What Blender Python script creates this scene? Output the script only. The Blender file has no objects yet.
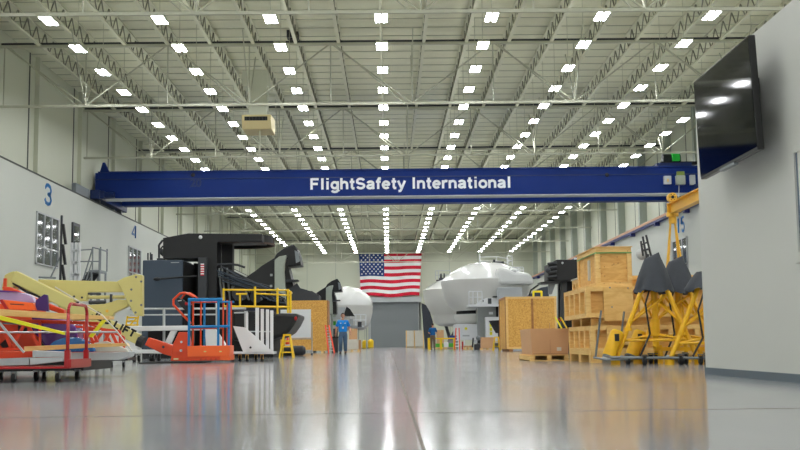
import bpy, bmesh, math, random
from mathutils import Vector, Matrix, noise
random.seed(7)
PI = math.pi
SC = bpy.context.scene
COL = SC.collection

# ------------------------------------------------------------------ camera
CAM_H = 0.42
FPX = 1100.0
def _cam_axes():
    roll = math.radians(0.65)
    pitch = math.atan(118.9 / FPX)
    yaw = math.atan(12.04 * math.cos(pitch) / FPX)
    f = Vector((math.sin(yaw) * math.cos(pitch), math.cos(yaw) * math.cos(pitch), math.sin(pitch)))
    r0 = f.cross(Vector((0, 0, 1))).normalized()
    u0 = r0.cross(f)
    return f, r0 * math.cos(roll) - u0 * math.sin(roll), r0 * math.sin(roll) + u0 * math.cos(roll)
CF, CR, CU = _cam_axes()
cd = bpy.data.cameras.new('camera'); cam = bpy.data.objects.new('camera', cd); COL.objects.link(cam)
cd.sensor_width = 36.0; cd.lens = 36.0 * FPX / 800.0; cd.clip_end = 600; cd.clip_start = 0.05
m = Matrix((CR, CU, -CF)).transposed().to_4x4(); m.translation = Vector((0, 0, CAM_H))
cam.matrix_world = m
SC.camera = cam
# slight focus fall-off on the nearest floor only
# ------------------------------------------------------------------ world / exposure
w = bpy.data.worlds.new('world'); SC.world = w; w.use_nodes = True
w.node_tree.nodes['Background'].inputs[0].default_value = (0.95, 0.97, 0.95, 1)
w.node_tree.nodes['Background'].inputs[1].default_value = 0.7
SC.view_settings.view_transform = 'Standard'
SC.view_settings.look = 'None'
SC.view_settings.exposure = -0.07
SC.view_settings.gamma = 1.0
SC.view_settings.use_curve_mapping = False
SC.cycles.use_denoising = True
SC.cycles.max_bounces = 8
SC.cycles.diffuse_bounces = 5
SC.cycles.glossy_bounces = 4
SC.cycles.sample_clamp_indirect = 6.0
LIGHT_POWER = 52.0

# ------------------------------------------------------------------ where things stand
def ray(px, py): return CF * FPX + CR * (px - 400.0) + CU * (225.0 - py)
def P(px, py, Y):                        # point seen at (px,py) at distance Y
    d = ray(px, py); t = Y / d.y
    return Vector((d.x * t, Y, CAM_H + d.z * t))
def F(px, py):                           # point of the floor
    d = ray(px, py); t = -CAM_H / d.z
    return Vector((d.x * t, d.y * t, 0.0))
def WX(px, py, X):                       # point on a side wall
    d = ray(px, py); t = X / d.x
    return Vector((X, d.y * t, CAM_H + d.z * t))
def FX(px, Y): return P(px, 344, Y).x

# ------------------------------------------------------------------ mesh builder
ORG = {}
class MB:
    def __init__(s): s.v = []; s.f = []; s.m = []; s.cur = 0
    def mat(s, i): s.cur = i; return s
    def _add(s, vs, fs):
        b = len(s.v); s.v += [Vector(v) for v in vs]
        for f in fs: s.f.append([b + i for i in f]); s.m.append(s.cur)
    def box(s, x0, x1, y0, y1, z0, z1):
        vs = [(x, y, z) for x in (x0, x1) for y in (y0, y1) for z in (z0, z1)]
        s._add(vs, [(0, 1, 3, 2), (4, 6, 7, 5), (0, 4, 5, 1), (2, 3, 7, 6), (0, 2, 6, 4), (1, 5, 7, 3)]); return s
    def cbox(s, c, size, rot=None):
        h = Vector(size) / 2; vs = []
        for x in (-1, 1):
            for y in (-1, 1):
                for z in (-1, 1):
                    q = Vector((x * h.x, y * h.y, z * h.z))
                    if rot is not None: q = rot @ q
                    vs.append(Vector(c) + q)
        s._add(vs, [(0, 1, 3, 2), (4, 6, 7, 5), (0, 4, 5, 1), (2, 3, 7, 6), (0, 2, 6, 4), (1, 5, 7, 3)]); return s
    def beam(s, a, b, w, h=None, up=(0, 0, 1)):
        h = h or w; a = Vector(a); b = Vector(b); d = b - a; L = d.length
        if L < 1e-6: return s
        d.normalize(); up = Vector(up)
        if abs(d.dot(up)) > 0.98: up = Vector((0, 1, 0))
        x = d.cross(up).normalized(); z = x.cross(d)
        return s.cbox((a + b) / 2, (w, L, h), Matrix((x, d, z)).transposed())
    def tube(s, a, b, r, n=8, r2=None):
        r2 = r if r2 is None else r2; a = Vector(a); b = Vector(b); d = (b - a)
        if d.length < 1e-6: return s
        d.normalize(); up = Vector((0, 0, 1)) if abs(d.z) < 0.95 else Vector((1, 0, 0))
        x = d.cross(up).normalized(); y = x.cross(d)
        vs = [a + (x * math.cos(2 * PI * k / n) + y * math.sin(2 * PI * k / n)) * r for k in range(n)]
        vs += [b + (x * math.cos(2 * PI * k / n) + y * math.sin(2 * PI * k / n)) * r2 for k in range(n)]
        s._add(vs, [(k, (k + 1) % n, n + (k + 1) % n, n + k) for k in range(n)] + [tuple(range(n - 1, -1, -1)), tuple(range(n, 2 * n))]); return s
    def path(s, pts, r, n=8):
        for a, b in zip(pts[:-1], pts[1:]): s.tube(a, b, r, n)
        for p in pts[1:-1]: s.ell(p, (r, r, r), n, 4)
        return s
    def prism(s, poly, y0, y1):          # poly of (x,z)
        n = len(poly); vs = [(x, y0, z) for x, z in poly] + [(x, y1, z) for x, z in poly]
        s._add(vs, [(k, (k + 1) % n, n + (k + 1) % n, n + k) for k in range(n)] + [tuple(range(n - 1, -1, -1)), tuple(range(n, 2 * n))]); return s
    def prismx(s, poly, x0, x1):         # poly of (y,z)
        n = len(poly); vs = [(x0, y, z) for y, z in poly] + [(x1, y, z) for y, z in poly]
        s._add(vs, [(k, (k + 1) % n, n + (k + 1) % n, n + k) for k in range(n)] + [tuple(range(n - 1, -1, -1)), tuple(range(n, 2 * n))]); return s
    def prismz(s, poly, z0, z1):
        n = len(poly); vs = [(x, y, z0) for x, y in poly] + [(x, y, z1) for x, y in poly]
        s._add(vs, [(k, (k + 1) % n, n + (k + 1) % n, n + k) for k in range(n)] + [tuple(range(n - 1, -1, -1)), tuple(range(n, 2 * n))]); return s
    def px(s, pts, Y, th):               # outline seen at distance Y, with real thickness
        return s.prism([(P(a, b, Y).x, P(a, b, Y).z) for a, b in pts], Y, Y + th)
    def lathe(s, prof, c, n=32, a0=0, a1=2 * PI, sx=1, sy=1, cap=(1, 1)):
        full = abs(a1 - a0 - 2 * PI) < 1e-6; k = n if full else n + 1; vs = []
        for r, z in prof:
            for i in range(k):
                a = a0 + (a1 - a0) * i / n
                vs.append((c[0] + r * math.cos(a) * sx, c[1] + r * math.sin(a) * sy, c[2] + z))
        fs = []
        for j in range(len(prof) - 1):
            for i in range(n):
                i2 = (i + 1) % k
                fs.append((j * k + i, j * k + i2, (j + 1) * k + i2, (j + 1) * k + i))
        if full:
            if cap[0]: fs.append(tuple(range(k)))
            if cap[1]: fs.append(tuple((len(prof) - 1) * k + i for i in range(k)))
        s._add(vs, fs); return s
    def ell(s, c, r, n=12, mm=8, rot=None):
        vs = []; fs = []
        for j in range(mm + 1):
            ph = PI * j / mm
            for i in range(n):
                a = 2 * PI * i / n
                q = Vector((r[0] * math.sin(ph) * math.cos(a), r[1] * math.sin(ph) * math.sin(a), r[2] * math.cos(ph)))
                if rot is not None: q = rot @ q
                vs.append(Vector(c) + q)
        for j in range(mm):
            for i in range(n):
                fs.append((j * n + i, j * n + (i + 1) % n, (j + 1) * n + (i + 1) % n, (j + 1) * n + i))
        s._add(vs, fs); return s
    def build(s, name, mats, parent=None, bevel=0, smooth=False, origin=None):
        if not isinstance(mats, (list, tuple)): mats = [mats]
        xs = [v.x for v in s.v]; ys = [v.y for v in s.v]; zs = [v.z for v in s.v]
        o = Vector(origin) if origin else Vector(((min(xs) + max(xs)) / 2, (min(ys) + max(ys)) / 2, min(zs)))
        me = bpy.data.meshes.new(name)
        me.from_pydata([v - o for v in s.v], [], s.f)
        for mt in mats: me.materials.append(mt)
        me.polygons.foreach_set('material_index', s.m)
        bm = bmesh.new(); bm.from_mesh(me)
        bmesh.ops.remove_doubles(bm, verts=bm.verts, dist=1e-5)
        bmesh.ops.recalc_face_normals(bm, faces=bm.faces); bm.to_mesh(me); bm.free()
        if smooth:
            me.polygons.foreach_set('use_smooth', [True] * len(me.polygons))
        return link(name, me, o, parent, bevel)
def link(name, me, o, parent=None, bevel=0):
    ob = bpy.data.objects.new(name, me); COL.objects.link(ob)
    ORG[ob.name] = Vector(o)
    if parent is not None:
        ob.parent = parent; ob.location = Vector(o) - ORG[parent.name]
    else: ob.location = o
    if bevel:
        b = ob.modifiers.new('bevel', 'BEVEL'); b.width = bevel; b.segments = 2; b.limit_method = 'ANGLE'; b.angle_limit = 0.7
    return ob
def autosmooth(ob, deg=35):
    me = ob.data
    me.polygons.foreach_set('use_smooth', [True] * len(me.polygons))
    try: me.set_sharp_from_angle(angle=math.radians(deg))
    except Exception: pass
    return ob
def tag(o, label, cat, group=None, kind=None):
    if label: o['label'] = label
    if cat: o['category'] = cat
    if group: o['group'] = group
    if kind: o['kind'] = kind
    return o
def T(name, label, cat, loc, group=None):
    o = bpy.data.objects.new(name, None); COL.objects.link(o); o.location = loc; o.empty_display_size = 0.2
    ORG[o.name] = Vector(loc)
    return tag(o, label, cat, group)
def S(o): o['kind'] = 'structure'; return o
def dup(o, loc=None, rz=None, label=None, group=None, parent=None):
    c = o.copy(); COL.objects.link(c)
    if parent is not None: c.parent = parent
    if loc is not None: c.location = loc; ORG[c.name] = Vector(loc)
    if rz is not None: c.rotation_euler = (0, 0, rz)
    if label: c['label'] = label
    if group: c['group'] = group
    for ch in KIDS.get(o.name, ()): dup(ch, parent=c)
    return c
KIDS = {}
def kids():                               # child table, read once before copying
    KIDS.clear()
    for o in COL.objects:
        if o.parent: KIDS.setdefault(o.parent.name, []).append(o)
def text_mesh(txt, name, width, height, mat, parent, origin, rot, depth=0.01, bold=0.0, heavy=0.0):
    cu = bpy.data.curves.new(name, 'FONT'); cu.body = txt; cu.size = 1; cu.extrude = 0.02; cu.offset = bold
    cu.align_x = 'LEFT'; to = bpy.data.objects.new(name, cu); COL.objects.link(to)
    dg = bpy.context.evaluated_depsgraph_get(); me = bpy.data.meshes.new_from_object(to.evaluated_get(dg))
    bpy.data.objects.remove(to)
    xs = [v.co.x for v in me.vertices]; ys = [v.co.y for v in me.vertices]
    if heavy:
        bm = bmesh.new()
        for dx, dy in ((-heavy, 0), (heavy, 0), (0, -heavy * .5), (0, heavy * .5)):
            m2 = me.copy(); m2.transform(Matrix.Translation((dx, dy, dx * .1))); bm.from_mesh(m2)
        bm.to_mesh(me); bm.free(); xs = [v.co.x for v in me.vertices]; ys = [v.co.y for v in me.vertices]
    x0, x1, y0, y1 = min(xs), max(xs), min(ys), max(ys)
    for v in me.vertices:
        v.co = rot @ Vector(((v.co.x - x0) / (x1 - x0) * width, (v.co.y - y0) / (y1 - y0) * height, v.co.z / 0.02 * depth))
    me.materials.clear(); me.materials.append(mat)
    return link(name, me, origin, parent)
ROT_FACE_CAM = Matrix(((1, 0, 0), (0, 0, -1), (0, 1, 0)))     # text in XZ, facing -Y
ROT_FACE_RIGHT = Matrix(((0, 0, 1), (1, 0, 0), (0, 1, 0)))     # on the left wall, facing +X
ROT_FACE_LEFT = Matrix(((0, 0, -1), (-1, 0, 0), (0, 1, 0)))    # on the right wall, facing -X

def _arc(cx, cy, rx, ry, a0, a1, n=10):
    return [(cx + rx * math.cos(math.radians(a0 + (a1 - a0) * k / n)), cy + ry * math.sin(math.radians(a0 + (a1 - a0) * k / n))) for k in range(n + 1)]
W_ = .16; XH = .72
# sans-serif capitals and small letters as centre-line strokes: (advance, strokes); cap height 1
GL = {
 'F': (.66, [[(.08, 0), (.08, 1)], [(.08, .92), (.62, .92)], [(.08, .50), (.55, .50)]]),
 'I': (.32, [[(.16, 0), (.16, 1)]]),
 'L': (.62, [[(.08, 1), (.08, 0)], [(.08, .08), (.60, .08)]]),
 'T': (.66, [[(.33, 0), (.33, 1)], [(0, .92), (.66, .92)]]),
 'J': (.56, [[(.46, 1), (.46, .28)] + _arc(.26, .28, .20, .20, 0, -180)]),
 'G': (.84, [_arc(.43, .5, .35, .42, 45, 330) + [(.76, .30), (.76, .46)], [(.46, .46), (.82, .46)]]),
 'S': (.72, [_arc(.36, .70, .27, .22, 20, 180, 8) + [(.10, .62), (.22, .52), (.50, .46), (.62, .37)] + _arc(.36, .30, .27, .22, 0, -160, 8)]),
 'l': (.30, [[(.15, 0), (.15, 1)]]),
 'i': (.30, [[(.15, 0), (.15, .72)], [(.15, .86), (.15, 1)]]),
 't': (.38, [[(.17, .95), (.17, .16), (.22, .08), (.36, .07)], [(0, .65), (.36, .65)]]),
 'f': (.38, [[(.17, 0), (.17, .82), (.22, .92), (.38, .93)], [(0, .65), (.36, .65)]]),
 'h': (.62, [[(.08, 0), (.08, 1)], [(.08, .48)] + _arc(.31, .45, .20, .20, 150, 0, 8) + [(.51, 0)]]),
 'n': (.62, [[(.08, 0), (.08, .72)], [(.08, .48)] + _arc(.31, .45, .20, .20, 150, 0, 8) + [(.51, 0)]]),
 'r': (.42, [[(.08, 0), (.08, .72)], [(.08, .46), (.16, .58), (.26, .65), (.42, .64)]]),
 'e': (.62, [[(.06, .37), (.54, .37)] + _arc(.30, .36, .24, .29, 5, 318, 16)]),
 'a': (.62, [_arc(.29, .50, .21, .16, 170, 0, 8) + [(.50, .10), (.54, 0)], [(.50, .42), (.24, .36)] + _arc(.25, .21, .18, .14, 100, 300, 8) + [(.40, .12), (.50, .22)]]),
 'o': (.64, [_arc(.32, .36, .25, .29, 0, 360, 20)]),
 'g': (.64, [_arc(.30, .37, .22, .27, 0, 360, 18), [(.54, .72), (.54, -.06)] + _arc(.31, -.06, .23, .16, 0, -165, 8)]),
 'y': (.58, [[(.03, .72), (.30, .02)], [(.55, .72), (.28, -.02), (.20, -.18), (.05, -.20)]]),
 ' ': (.30, []),
}
def stroke_text(txt, name, width, cap, mat, parent, origin, rot, depth=.012, gap=.09, wt=1.0):
    adv = sum(GL[c][0] + gap for c in txt) - gap; sx = width / adv; mb = MB(); x = 0; o = Vector(origin)
    layer = 0
    for c in txt:
        for st in GL[c][1]:
            P2 = [Vector(((x + u) * sx, v * cap, 0)) for u, v in st]; w2 = W_ * cap * wt / 2
            L_l, R_l = [], []
            for i, p in enumerate(P2):
                a = P2[max(i - 1, 0)]; b = P2[min(i + 1, len(P2) - 1)]; d = (b - a).normalized(); nrm = Vector((-d.y, d.x, 0))
                if 0 < i < len(P2) - 1:
                    d1 = (p - P2[i - 1]).normalized(); k = 1 / max(.45, nrm.dot(Vector((-d1.y, d1.x, 0))))
                else: k = 1
                L_l.append(p + nrm * w2 * k); R_l.append(p - nrm * w2 * k)
            layer += 1; z = depth * (1 + .02 * (layer % 3))
            n = len(P2); vs = [o + rot @ Vector((q.x, q.y, zz)) for zz in (0, z) for q in L_l + R_l]; fs = []
            for i in range(n - 1):
                fs += [(i, i + 1, n + i + 1, n + i), (2 * n + i, 3 * n + i, 3 * n + i + 1, 2 * n + i + 1), (i, 2 * n + i, 2 * n + i + 1, i + 1), (n + i, n + i + 1, 3 * n + i + 1, 3 * n + i)]
            fs += [(0, n, 3 * n, 2 * n), (n - 1, 3 * n - 1, 4 * n - 1, 2 * n - 1)]
            mb._add(vs, fs)
        x += GL[c][0] + gap
    return mb.build(name, mat, parent)

# ------------------------------------------------------------------ materials
def lin(c):
    return tuple(((x / 255) / 12.92 if x / 255 <= 0.04045 else ((x / 255 + 0.055) / 1.055) ** 2.4) for x in c) + (1,)
def mk(name, rgb, rough=0.5, metal=0.0, var=0.06, scale=6.0, bump=0.0, emit=None, coat=0.0, spec=None):
    mt = bpy.data.materials.new(name); mt.use_nodes = True; nt = mt.node_tree; N = nt.nodes; L = nt.links
    b = N['Principled BSDF']; b.inputs['Roughness'].default_value = rough; b.inputs['Metallic'].default_value = metal
    if coat: b.inputs['Coat Weight'].default_value = coat; b.inputs['Coat Roughness'].default_value = 0.08
    if spec is not None: b.inputs['Specular IOR Level'].default_value = spec
    c = lin(rgb)
    tc = N.new('ShaderNodeTexCoord'); nz = N.new('ShaderNodeTexNoise'); nz.inputs['Scale'].default_value = scale; nz.inputs['Detail'].default_value = 5
    L.new(tc.outputs['Object'], nz.inputs['Vector'])
    mx = N.new('ShaderNodeMix'); mx.data_type = 'RGBA'
    mx.inputs[6].default_value = tuple(x * (1 - var) for x in c[:3]) + (1,); mx.inputs[7].default_value = tuple(min(1, x * (1 + var)) for x in c[:3]) + (1,)
    L.new(nz.outputs['Fac'], mx.inputs[0]); L.new(mx.outputs[2], b.inputs['Base Color'])
    if bump:
        bp = N.new('ShaderNodeBump'); bp.inputs['Strength'].default_value = bump; bp.inputs['Distance'].default_value = 0.02
        L.new(nz.outputs['Fac'], bp.inputs['Height']); L.new(bp.outputs['Normal'], b.inputs['Normal'])
    if emit: b.inputs['Emission Color'].default_value = c; b.inputs['Emission Strength'].default_value = emit
    return mt
def wood(name, rgb, rgb2, scale=(2, 2, 14), osb=False):
    mt = mk(name, rgb, 0.65); nt = mt.node_tree; N = nt.nodes; L = nt.links; b = N['Principled BSDF']
    tc = N.new('ShaderNodeTexCoord'); mp = N.new('ShaderNodeMapping'); mp.inputs['Scale'].default_value = scale
    L.new(tc.outputs['Object'], mp.inputs[0])
    nz = N.new('ShaderNodeTexVoronoi' if osb else 'ShaderNodeTexNoise')
    nz.inputs['Scale'].default_value = 11 if osb else 1.6
    if not osb: nz.inputs['Detail'].default_value = 6; nz.inputs['Distortion'].default_value = 1.4
    L.new(mp.outputs[0], nz.inputs['Vector'])
    cr = N.new('ShaderNodeValToRGB'); cr.color_ramp.elements[0].color = lin(rgb2); cr.color_ramp.elements[1].color = lin(rgb)
    cr.color_ramp.elements[0].position = 0.30; cr.color_ramp.elements[1].position = 0.68
    L.new(nz.outputs['Color' if osb else 'Fac'], cr.inputs[0]); L.new(cr.outputs[0], b.inputs['Base Color'])
    return mt
M = {}
M['wall'] = mk('wall_paint', (202, 205, 197), 0.6, var=0.02, scale=0.3)
M['panel'] = mk('metal_wall_panel', (202, 205, 186), 0.5, var=0.03, scale=0.4)
M['seam'] = mk('panel_seam', (70, 74, 68), 0.6)
M['nearwall'] = mk('near_wall_paint', (206, 207, 202), 0.55, var=0.02, scale=1.0)
M['base'] = mk('baseboard', (92, 106, 118), 0.45, var=0.04)
M['steel_white'] = mk('white_roof_steel', (182, 183, 164), 0.5, var=0.03, scale=1)
M['joist'] = mk('joist_steel', (216, 216, 194), 0.5, var=0.03, scale=1)
M['roof_web'] = mk('roof_web_steel', (132, 132, 116), 0.5, var=0.03, scale=1)
M['blue'] = mk('crane_blue', (0, 38, 112), 0.5, var=0.10, scale=0.8, spec=.25)
M['blue_d'] = mk('crane_blue_edge', (6, 36, 92), 0.4, var=0.1)
M['text_white'] = mk('white_lettering', (235, 238, 242), 0.5, var=0.0)
M['yellow'] = mk('safety_yellow', (240, 198, 20), 0.35, var=0.08, scale=5, coat=0.3)
M['yellow_w'] = mk('worn_yellow', (236, 180, 20), 0.45, var=0.18, scale=9)
M['hoist_y'] = mk('hoist_yellow', (234, 182, 60), 0.4, var=0.08)
M['cream'] = mk('cream_yellow_paint', (214, 202, 128), 0.4, var=0.04, scale=3)
M['orange'] = mk('orange_paint', (226, 70, 18), 0.35, var=0.06, scale=6, coat=0.3)
M['orange_l'] = mk('light_orange_paint', (244, 104, 44), 0.35, var=0.06, scale=6)
M['red'] = mk('red_paint', (172, 12, 20), 0.35, var=0.08, coat=0.3)
M['redor'] = mk('red_orange_paint', (228, 72, 36), 0.35, var=0.08)
M['purple'] = mk('purple_paint', (96, 52, 140), 0.25, var=0.08, coat=0.5)
M['lilac'] = mk('lilac_paint', (178, 158, 205), 0.3, var=0.15, scale=3, coat=0.5)
M['purple_d'] = mk('dark_purple_paint', (62, 26, 104), 0.3, var=0.06)
M['disc_blue'] = mk('blue_gloss', (34, 104, 176), 0.25, var=0.1, coat=0.5)
M['pad_blue'] = mk('blue_padding', (8, 122, 188), 0.6, var=0.1, scale=20)
M['black'] = mk('black_paint', (19, 20, 23), 0.5, var=0.15)
M['black_m'] = mk('matte_black', (12, 12, 14), 0.7, var=0.15)
M['slate'] = mk('slate_grey_panel', (58, 72, 88), 0.5, var=0.05, scale=2)
M['dgrey'] = mk('dark_grey', (52, 55, 60), 0.5, var=0.12)
M['tarp'] = mk('grey_tarp', (56, 60, 68), 0.75, var=0.2, scale=7, bump=0.5)
M['grey'] = mk('grey_paint', (128, 134, 138), 0.5, var=0.05)
M['lgrey'] = mk('light_grey_paint', (182, 186, 188), 0.5, var=0.04)
M['alu'] = mk('aluminium', (190, 192, 194), 0.32, 0.8, var=0.12, scale=12)
M['steel'] = mk('dull_steel', (120, 124, 126), 0.4, 0.7, var=0.1)
M['rubber'] = mk('rubber', (24, 24, 25), 0.8, var=0.1)
M['white'] = mk('white_paint', (232, 234, 236), 0.4, var=0.02, coat=0.2)
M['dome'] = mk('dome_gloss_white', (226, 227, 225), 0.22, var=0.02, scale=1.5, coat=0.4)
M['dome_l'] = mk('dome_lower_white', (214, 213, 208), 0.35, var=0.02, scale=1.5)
M['greenish'] = mk('pale_green_grey', (160, 168, 156), 0.5, var=0.06)
M['osb'] = wood('strand_board', (232, 182, 94), (208, 150, 66), (3, 3, 3), True)
M['ply'] = wood('plywood', (236, 190, 112), (214, 158, 84), (1.6, 1.6, 6))
M['ply2'] = wood('pale_plywood', (240, 200, 128), (222, 174, 98), (1.4, 1.4, 5))
M['lumber'] = wood('pine_lumber', (242, 206, 136), (226, 180, 106), (2, 2, 10))
M['lumber_d'] = wood('brown_lumber', (190, 132, 76), (150, 96, 50), (2, 2, 10))
M['card'] = mk('cardboard', (210, 164, 122), 0.8, var=0.06, scale=4)
M['card_d'] = mk('brown_cardboard', (190, 144, 104), 0.8, var=0.06, scale=4)
M['film'] = mk('stretch_film', (214, 210, 198), 0.3, var=0.1, scale=8)
M['door'] = mk('roll_door_grey', (132, 137, 140), 0.5, var=0.03)
M['beige'] = mk('heater_beige', (206, 190, 140), 0.5, var=0.04)
M['screen'] = mk('tv_screen', (5, 6, 9), 0.05, var=0.0, spec=0.3)
M['screen_f'] = mk('tv_frame', (14, 14, 16), 0.3, var=0.05)
M['numeral'] = mk('numeral_blue', (24, 128, 208), 0.4, var=0.02)
M['numeral2'] = mk('numeral_dark_blue', (52, 104, 170), 0.4, var=0.02)
M['flag_red'] = mk('flag_red', (205, 16, 50), 0.8, var=0.05, scale=1)
M['flag_white'] = mk('flag_white', (236, 236, 236), 0.8, var=0.03, scale=1)
M['flag_blue'] = mk('flag_blue', (34, 62, 122), 0.8, var=0.08, scale=1)
M['skin'] = mk('skin', (196, 140, 112), 0.5, var=0.05)
M['hair'] = mk('dark_hair', (48, 34, 26), 0.7, var=0.2, scale=40)
M['shirt1'] = mk('bright_blue_shirt', (20, 136, 226), 0.8, var=0.1, scale=8)
M['shirt2'] = mk('deep_blue_shirt', (10, 88, 150), 0.8, var=0.1, scale=8)
M['jeans'] = mk('jeans', (72, 96, 122), 0.85, var=0.2, scale=10)
M['camo'] = mk('brown_trousers', (104, 86, 70), 0.85, var=0.4, scale=12)
M['green'] = mk('green_plastic', (70, 170, 50), 0.5, var=0.06)
M['lime'] = mk('lime_light', (30, 200, 60), 0.4, var=0.02)
M['tote'] = mk('blue_tote', (22, 52, 130), 0.5, var=0.05)
M['labely'] = mk('yellow_label', (236, 226, 30), 0.5, var=0.02)
M['copper'] = mk('conductor_orange', (196, 138, 100), 0.4, var=0.05)
M['purple_b'] = mk('runway_blue', (44, 52, 120), 0.45, var=0.1)
M['lamp'] = mk('led_diffuser', (250, 252, 255), 0.5, var=0, emit=LIGHT_POWER)
M['eye'] = mk('eye_white', (235, 235, 235), 0.3, var=0)
g = mk('office_glass', (70, 78, 78), 0.05, var=0.0, spec=.4); M['glass'] = g

M['added_roof_glow'] = mk('added_glow', (250, 252, 240), 0.5, var=0, emit=6.0)  # added emitter on the fixture tops, unseen, brightens the roof
# floor: polished concrete, with sawn joints
def floor_mat():
    mt = bpy.data.materials.new('polished_concrete'); mt.use_nodes = True; nt = mt.node_tree; N = nt.nodes; L = nt.links
    b = N['Principled BSDF']; tc = N.new('ShaderNodeTexCoord')
    def nz(sc, det=5, dist=0.0, mp=None):
        n = N.new('ShaderNodeTexNoise'); n.inputs['Scale'].default_value = sc; n.inputs['Detail'].default_value = det; n.inputs['Distortion'].default_value = dist
        if mp:
            q = N.new('ShaderNodeMapping'); q.inputs['Scale'].default_value = mp; L.new(tc.outputs['Object'], q.inputs[0]); L.new(q.outputs[0], n.inputs['Vector'])
        else: L.new(tc.outputs['Object'], n.inputs['Vector'])
        return n
    big = nz(0.35, 6, 0.5); fine = nz(9, 6)
    cr = N.new('ShaderNodeValToRGB'); cr.color_ramp.elements[0].position = 0.3; cr.color_ramp.elements[1].position = 0.7
    cr.color_ramp.elements[0].color = lin((148, 149, 152)); cr.color_ramp.elements[1].color = lin((170, 171, 174))
    L.new(big.outputs['Fac'], cr.inputs[0])
    mx = N.new('ShaderNodeMix'); mx.data_type = 'RGBA'; mx.blend_type = 'MULTIPLY'; mx.inputs[0].default_value = 0.12
    L.new(cr.outputs[0], mx.inputs[6]); L.new(fine.outputs['Color'], mx.inputs[7])
    L.new(mx.outputs[2], b.inputs['Base Color'])
    r = N.new('ShaderNodeMapRange'); r.inputs['To Min'].default_value = 0.07; r.inputs['To Max'].default_value = 0.18
    rn = nz(0.8, 4, 1.0, (1.0, 0.35, 1)); L.new(rn.outputs['Fac'], r.inputs['Value']); L.new(r.outputs[0], b.inputs['Roughness'])
    b.inputs['Specular IOR Level'].default_value = 0.6
    return mt
M['floor'] = floor_mat()
def deck_mat():
    mt = mk('roof_deck', (222, 222, 198), 0.6, var=0.03, scale=0.5); nt = mt.node_tree; N = nt.nodes; L = nt.links; b = N['Principled BSDF']
    tc = N.new('ShaderNodeTexCoord'); wv = N.new('ShaderNodeTexWave'); wv.bands_direction = 'Y'; wv.inputs['Scale'].default_value = 0.34; wv.inputs['Distortion'].default_value = 0
    L.new(tc.outputs['Object'], wv.inputs['Vector'])
    bp = N.new('ShaderNodeBump'); bp.inputs['Strength'].default_value = 0.7; bp.inputs['Distance'].default_value = 0.06
    L.new(wv.outputs['Fac'], bp.inputs['Height']); L.new(bp.outputs['Normal'], b.inputs['Normal'])
    return mt
M['deck'] = deck_mat()

# ================================================================== THE HALL
LX, TLX, RX, TRX = -19.0, -19.75, 21.2, 21.95      # low / tall wall planes
LOWZ, ROOFZ, YB, YF = 9.75, 16.7, 166.0, -24.0
o = S(MB().box(TLX - .2, TRX + .2, YF, YB + .3, -0.2, 0).build('floor', M['floor'], origin=(0, 0, 0)))
jt = mk('floor_joint_filler', (126, 119, 112), 0.8, var=0.3, scale=14, spec=.3)
n = 1
xj = F(424, 450).x
for x in (xj, xj - 9.2, xj + 9.2):
    S(MB().box(x - .008, x + .008, YF, YB, -.01, .0006).build('trim_%d' % n, jt)); n += 1
for y in [F(400, 413).y + 9.2 * k for k in range(0, 6)]:
    S(MB().box(-15, 15, y - .012, y + .012, -.01, .001).build('trim_%d' % n, jt)); n += 1
S(MB().box(TLX - .2, TRX + .2, YF, YB + .3, ROOFZ, ROOFZ + .25).build('ceiling', M['deck'], origin=(0, 0, ROOFZ)))
S(MB().box(LX - .7, LX, YF, YB, 0, LOWZ).build('wall_left', M['wall']))
S(MB().box(TLX - .2, TLX, YF, YB, LOWZ - .02, ROOFZ).build('wall_upper_left', M['panel']))
S(MB().box(RX, RX + .7, YF, YB, 0, LOWZ).build('wall_right', M['wall']))
S(MB().box(TRX, TRX + .2, YF, YB, LOWZ - .02, ROOFZ).build('wall_upper_right', M['panel']))
S(MB().box(TLX - .2, TRX + .2, YB, YB + .3, 0, ROOFZ).build('wall_back', M['panel']))
S(MB().box(LX - .02, LX + .03, YF, YB, LOWZ, LOWZ + .08).build('trim_20', M['seam']))
# seams and downpipes on the upper left wall
mb = MB(); pp = MB()
y = 42.6
while y < YB:
    mb.box(TLX, TLX + .03, y - .07, y + .07, LOWZ, ROOFZ)
    pp.box(TLX, TLX + .25, y + 1.0, y + 1.25, LOWZ, ROOFZ)
    y += 8.6
S(mb.build('trim_21', M['seam'])); S(pp.build('trim_22', M['panel']))
mb = MB(); sm = MB(); y = 49.4
while y < YB:
    mb.box(TRX - .62, TRX, y, y + .5, LOWZ, ROOFZ); sm.box(TRX - .03, TRX, y + 4.3, y + 4.36, LOWZ, ROOFZ); y += 8.6
S(mb.build('trim_23', M['greenish'])); S(sm.build('trim_24', M['seam']))  # right pilasters in a darker tone: shade of their near faces painted in
mb = MB()
for k in range(-9, 11):
    x = 4.3 * k / 1.0 * 1.0 + 0.6
    if TLX < x < TRX: mb.box(x - .03, x + .03, YB - .02, YB, 0, ROOFZ)
S(mb.build('trim_25', M['greenish']))
mb = MB()
for k in (-2.45, 2.6, -11.2, 12.4): mb.box(k * 1.8 - .15, k * 1.8 + .15, YB - .3, YB, 0, ROOFZ)
S(mb.build('trim_26', M['panel']))
mb = MB(); y = 30.6
while y < YB: mb.box(TLX, TRX, y, y + .05, ROOFZ - .035, ROOFZ); y += 1.55
S(mb.build('trim_27', M['steel_white']))
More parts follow.
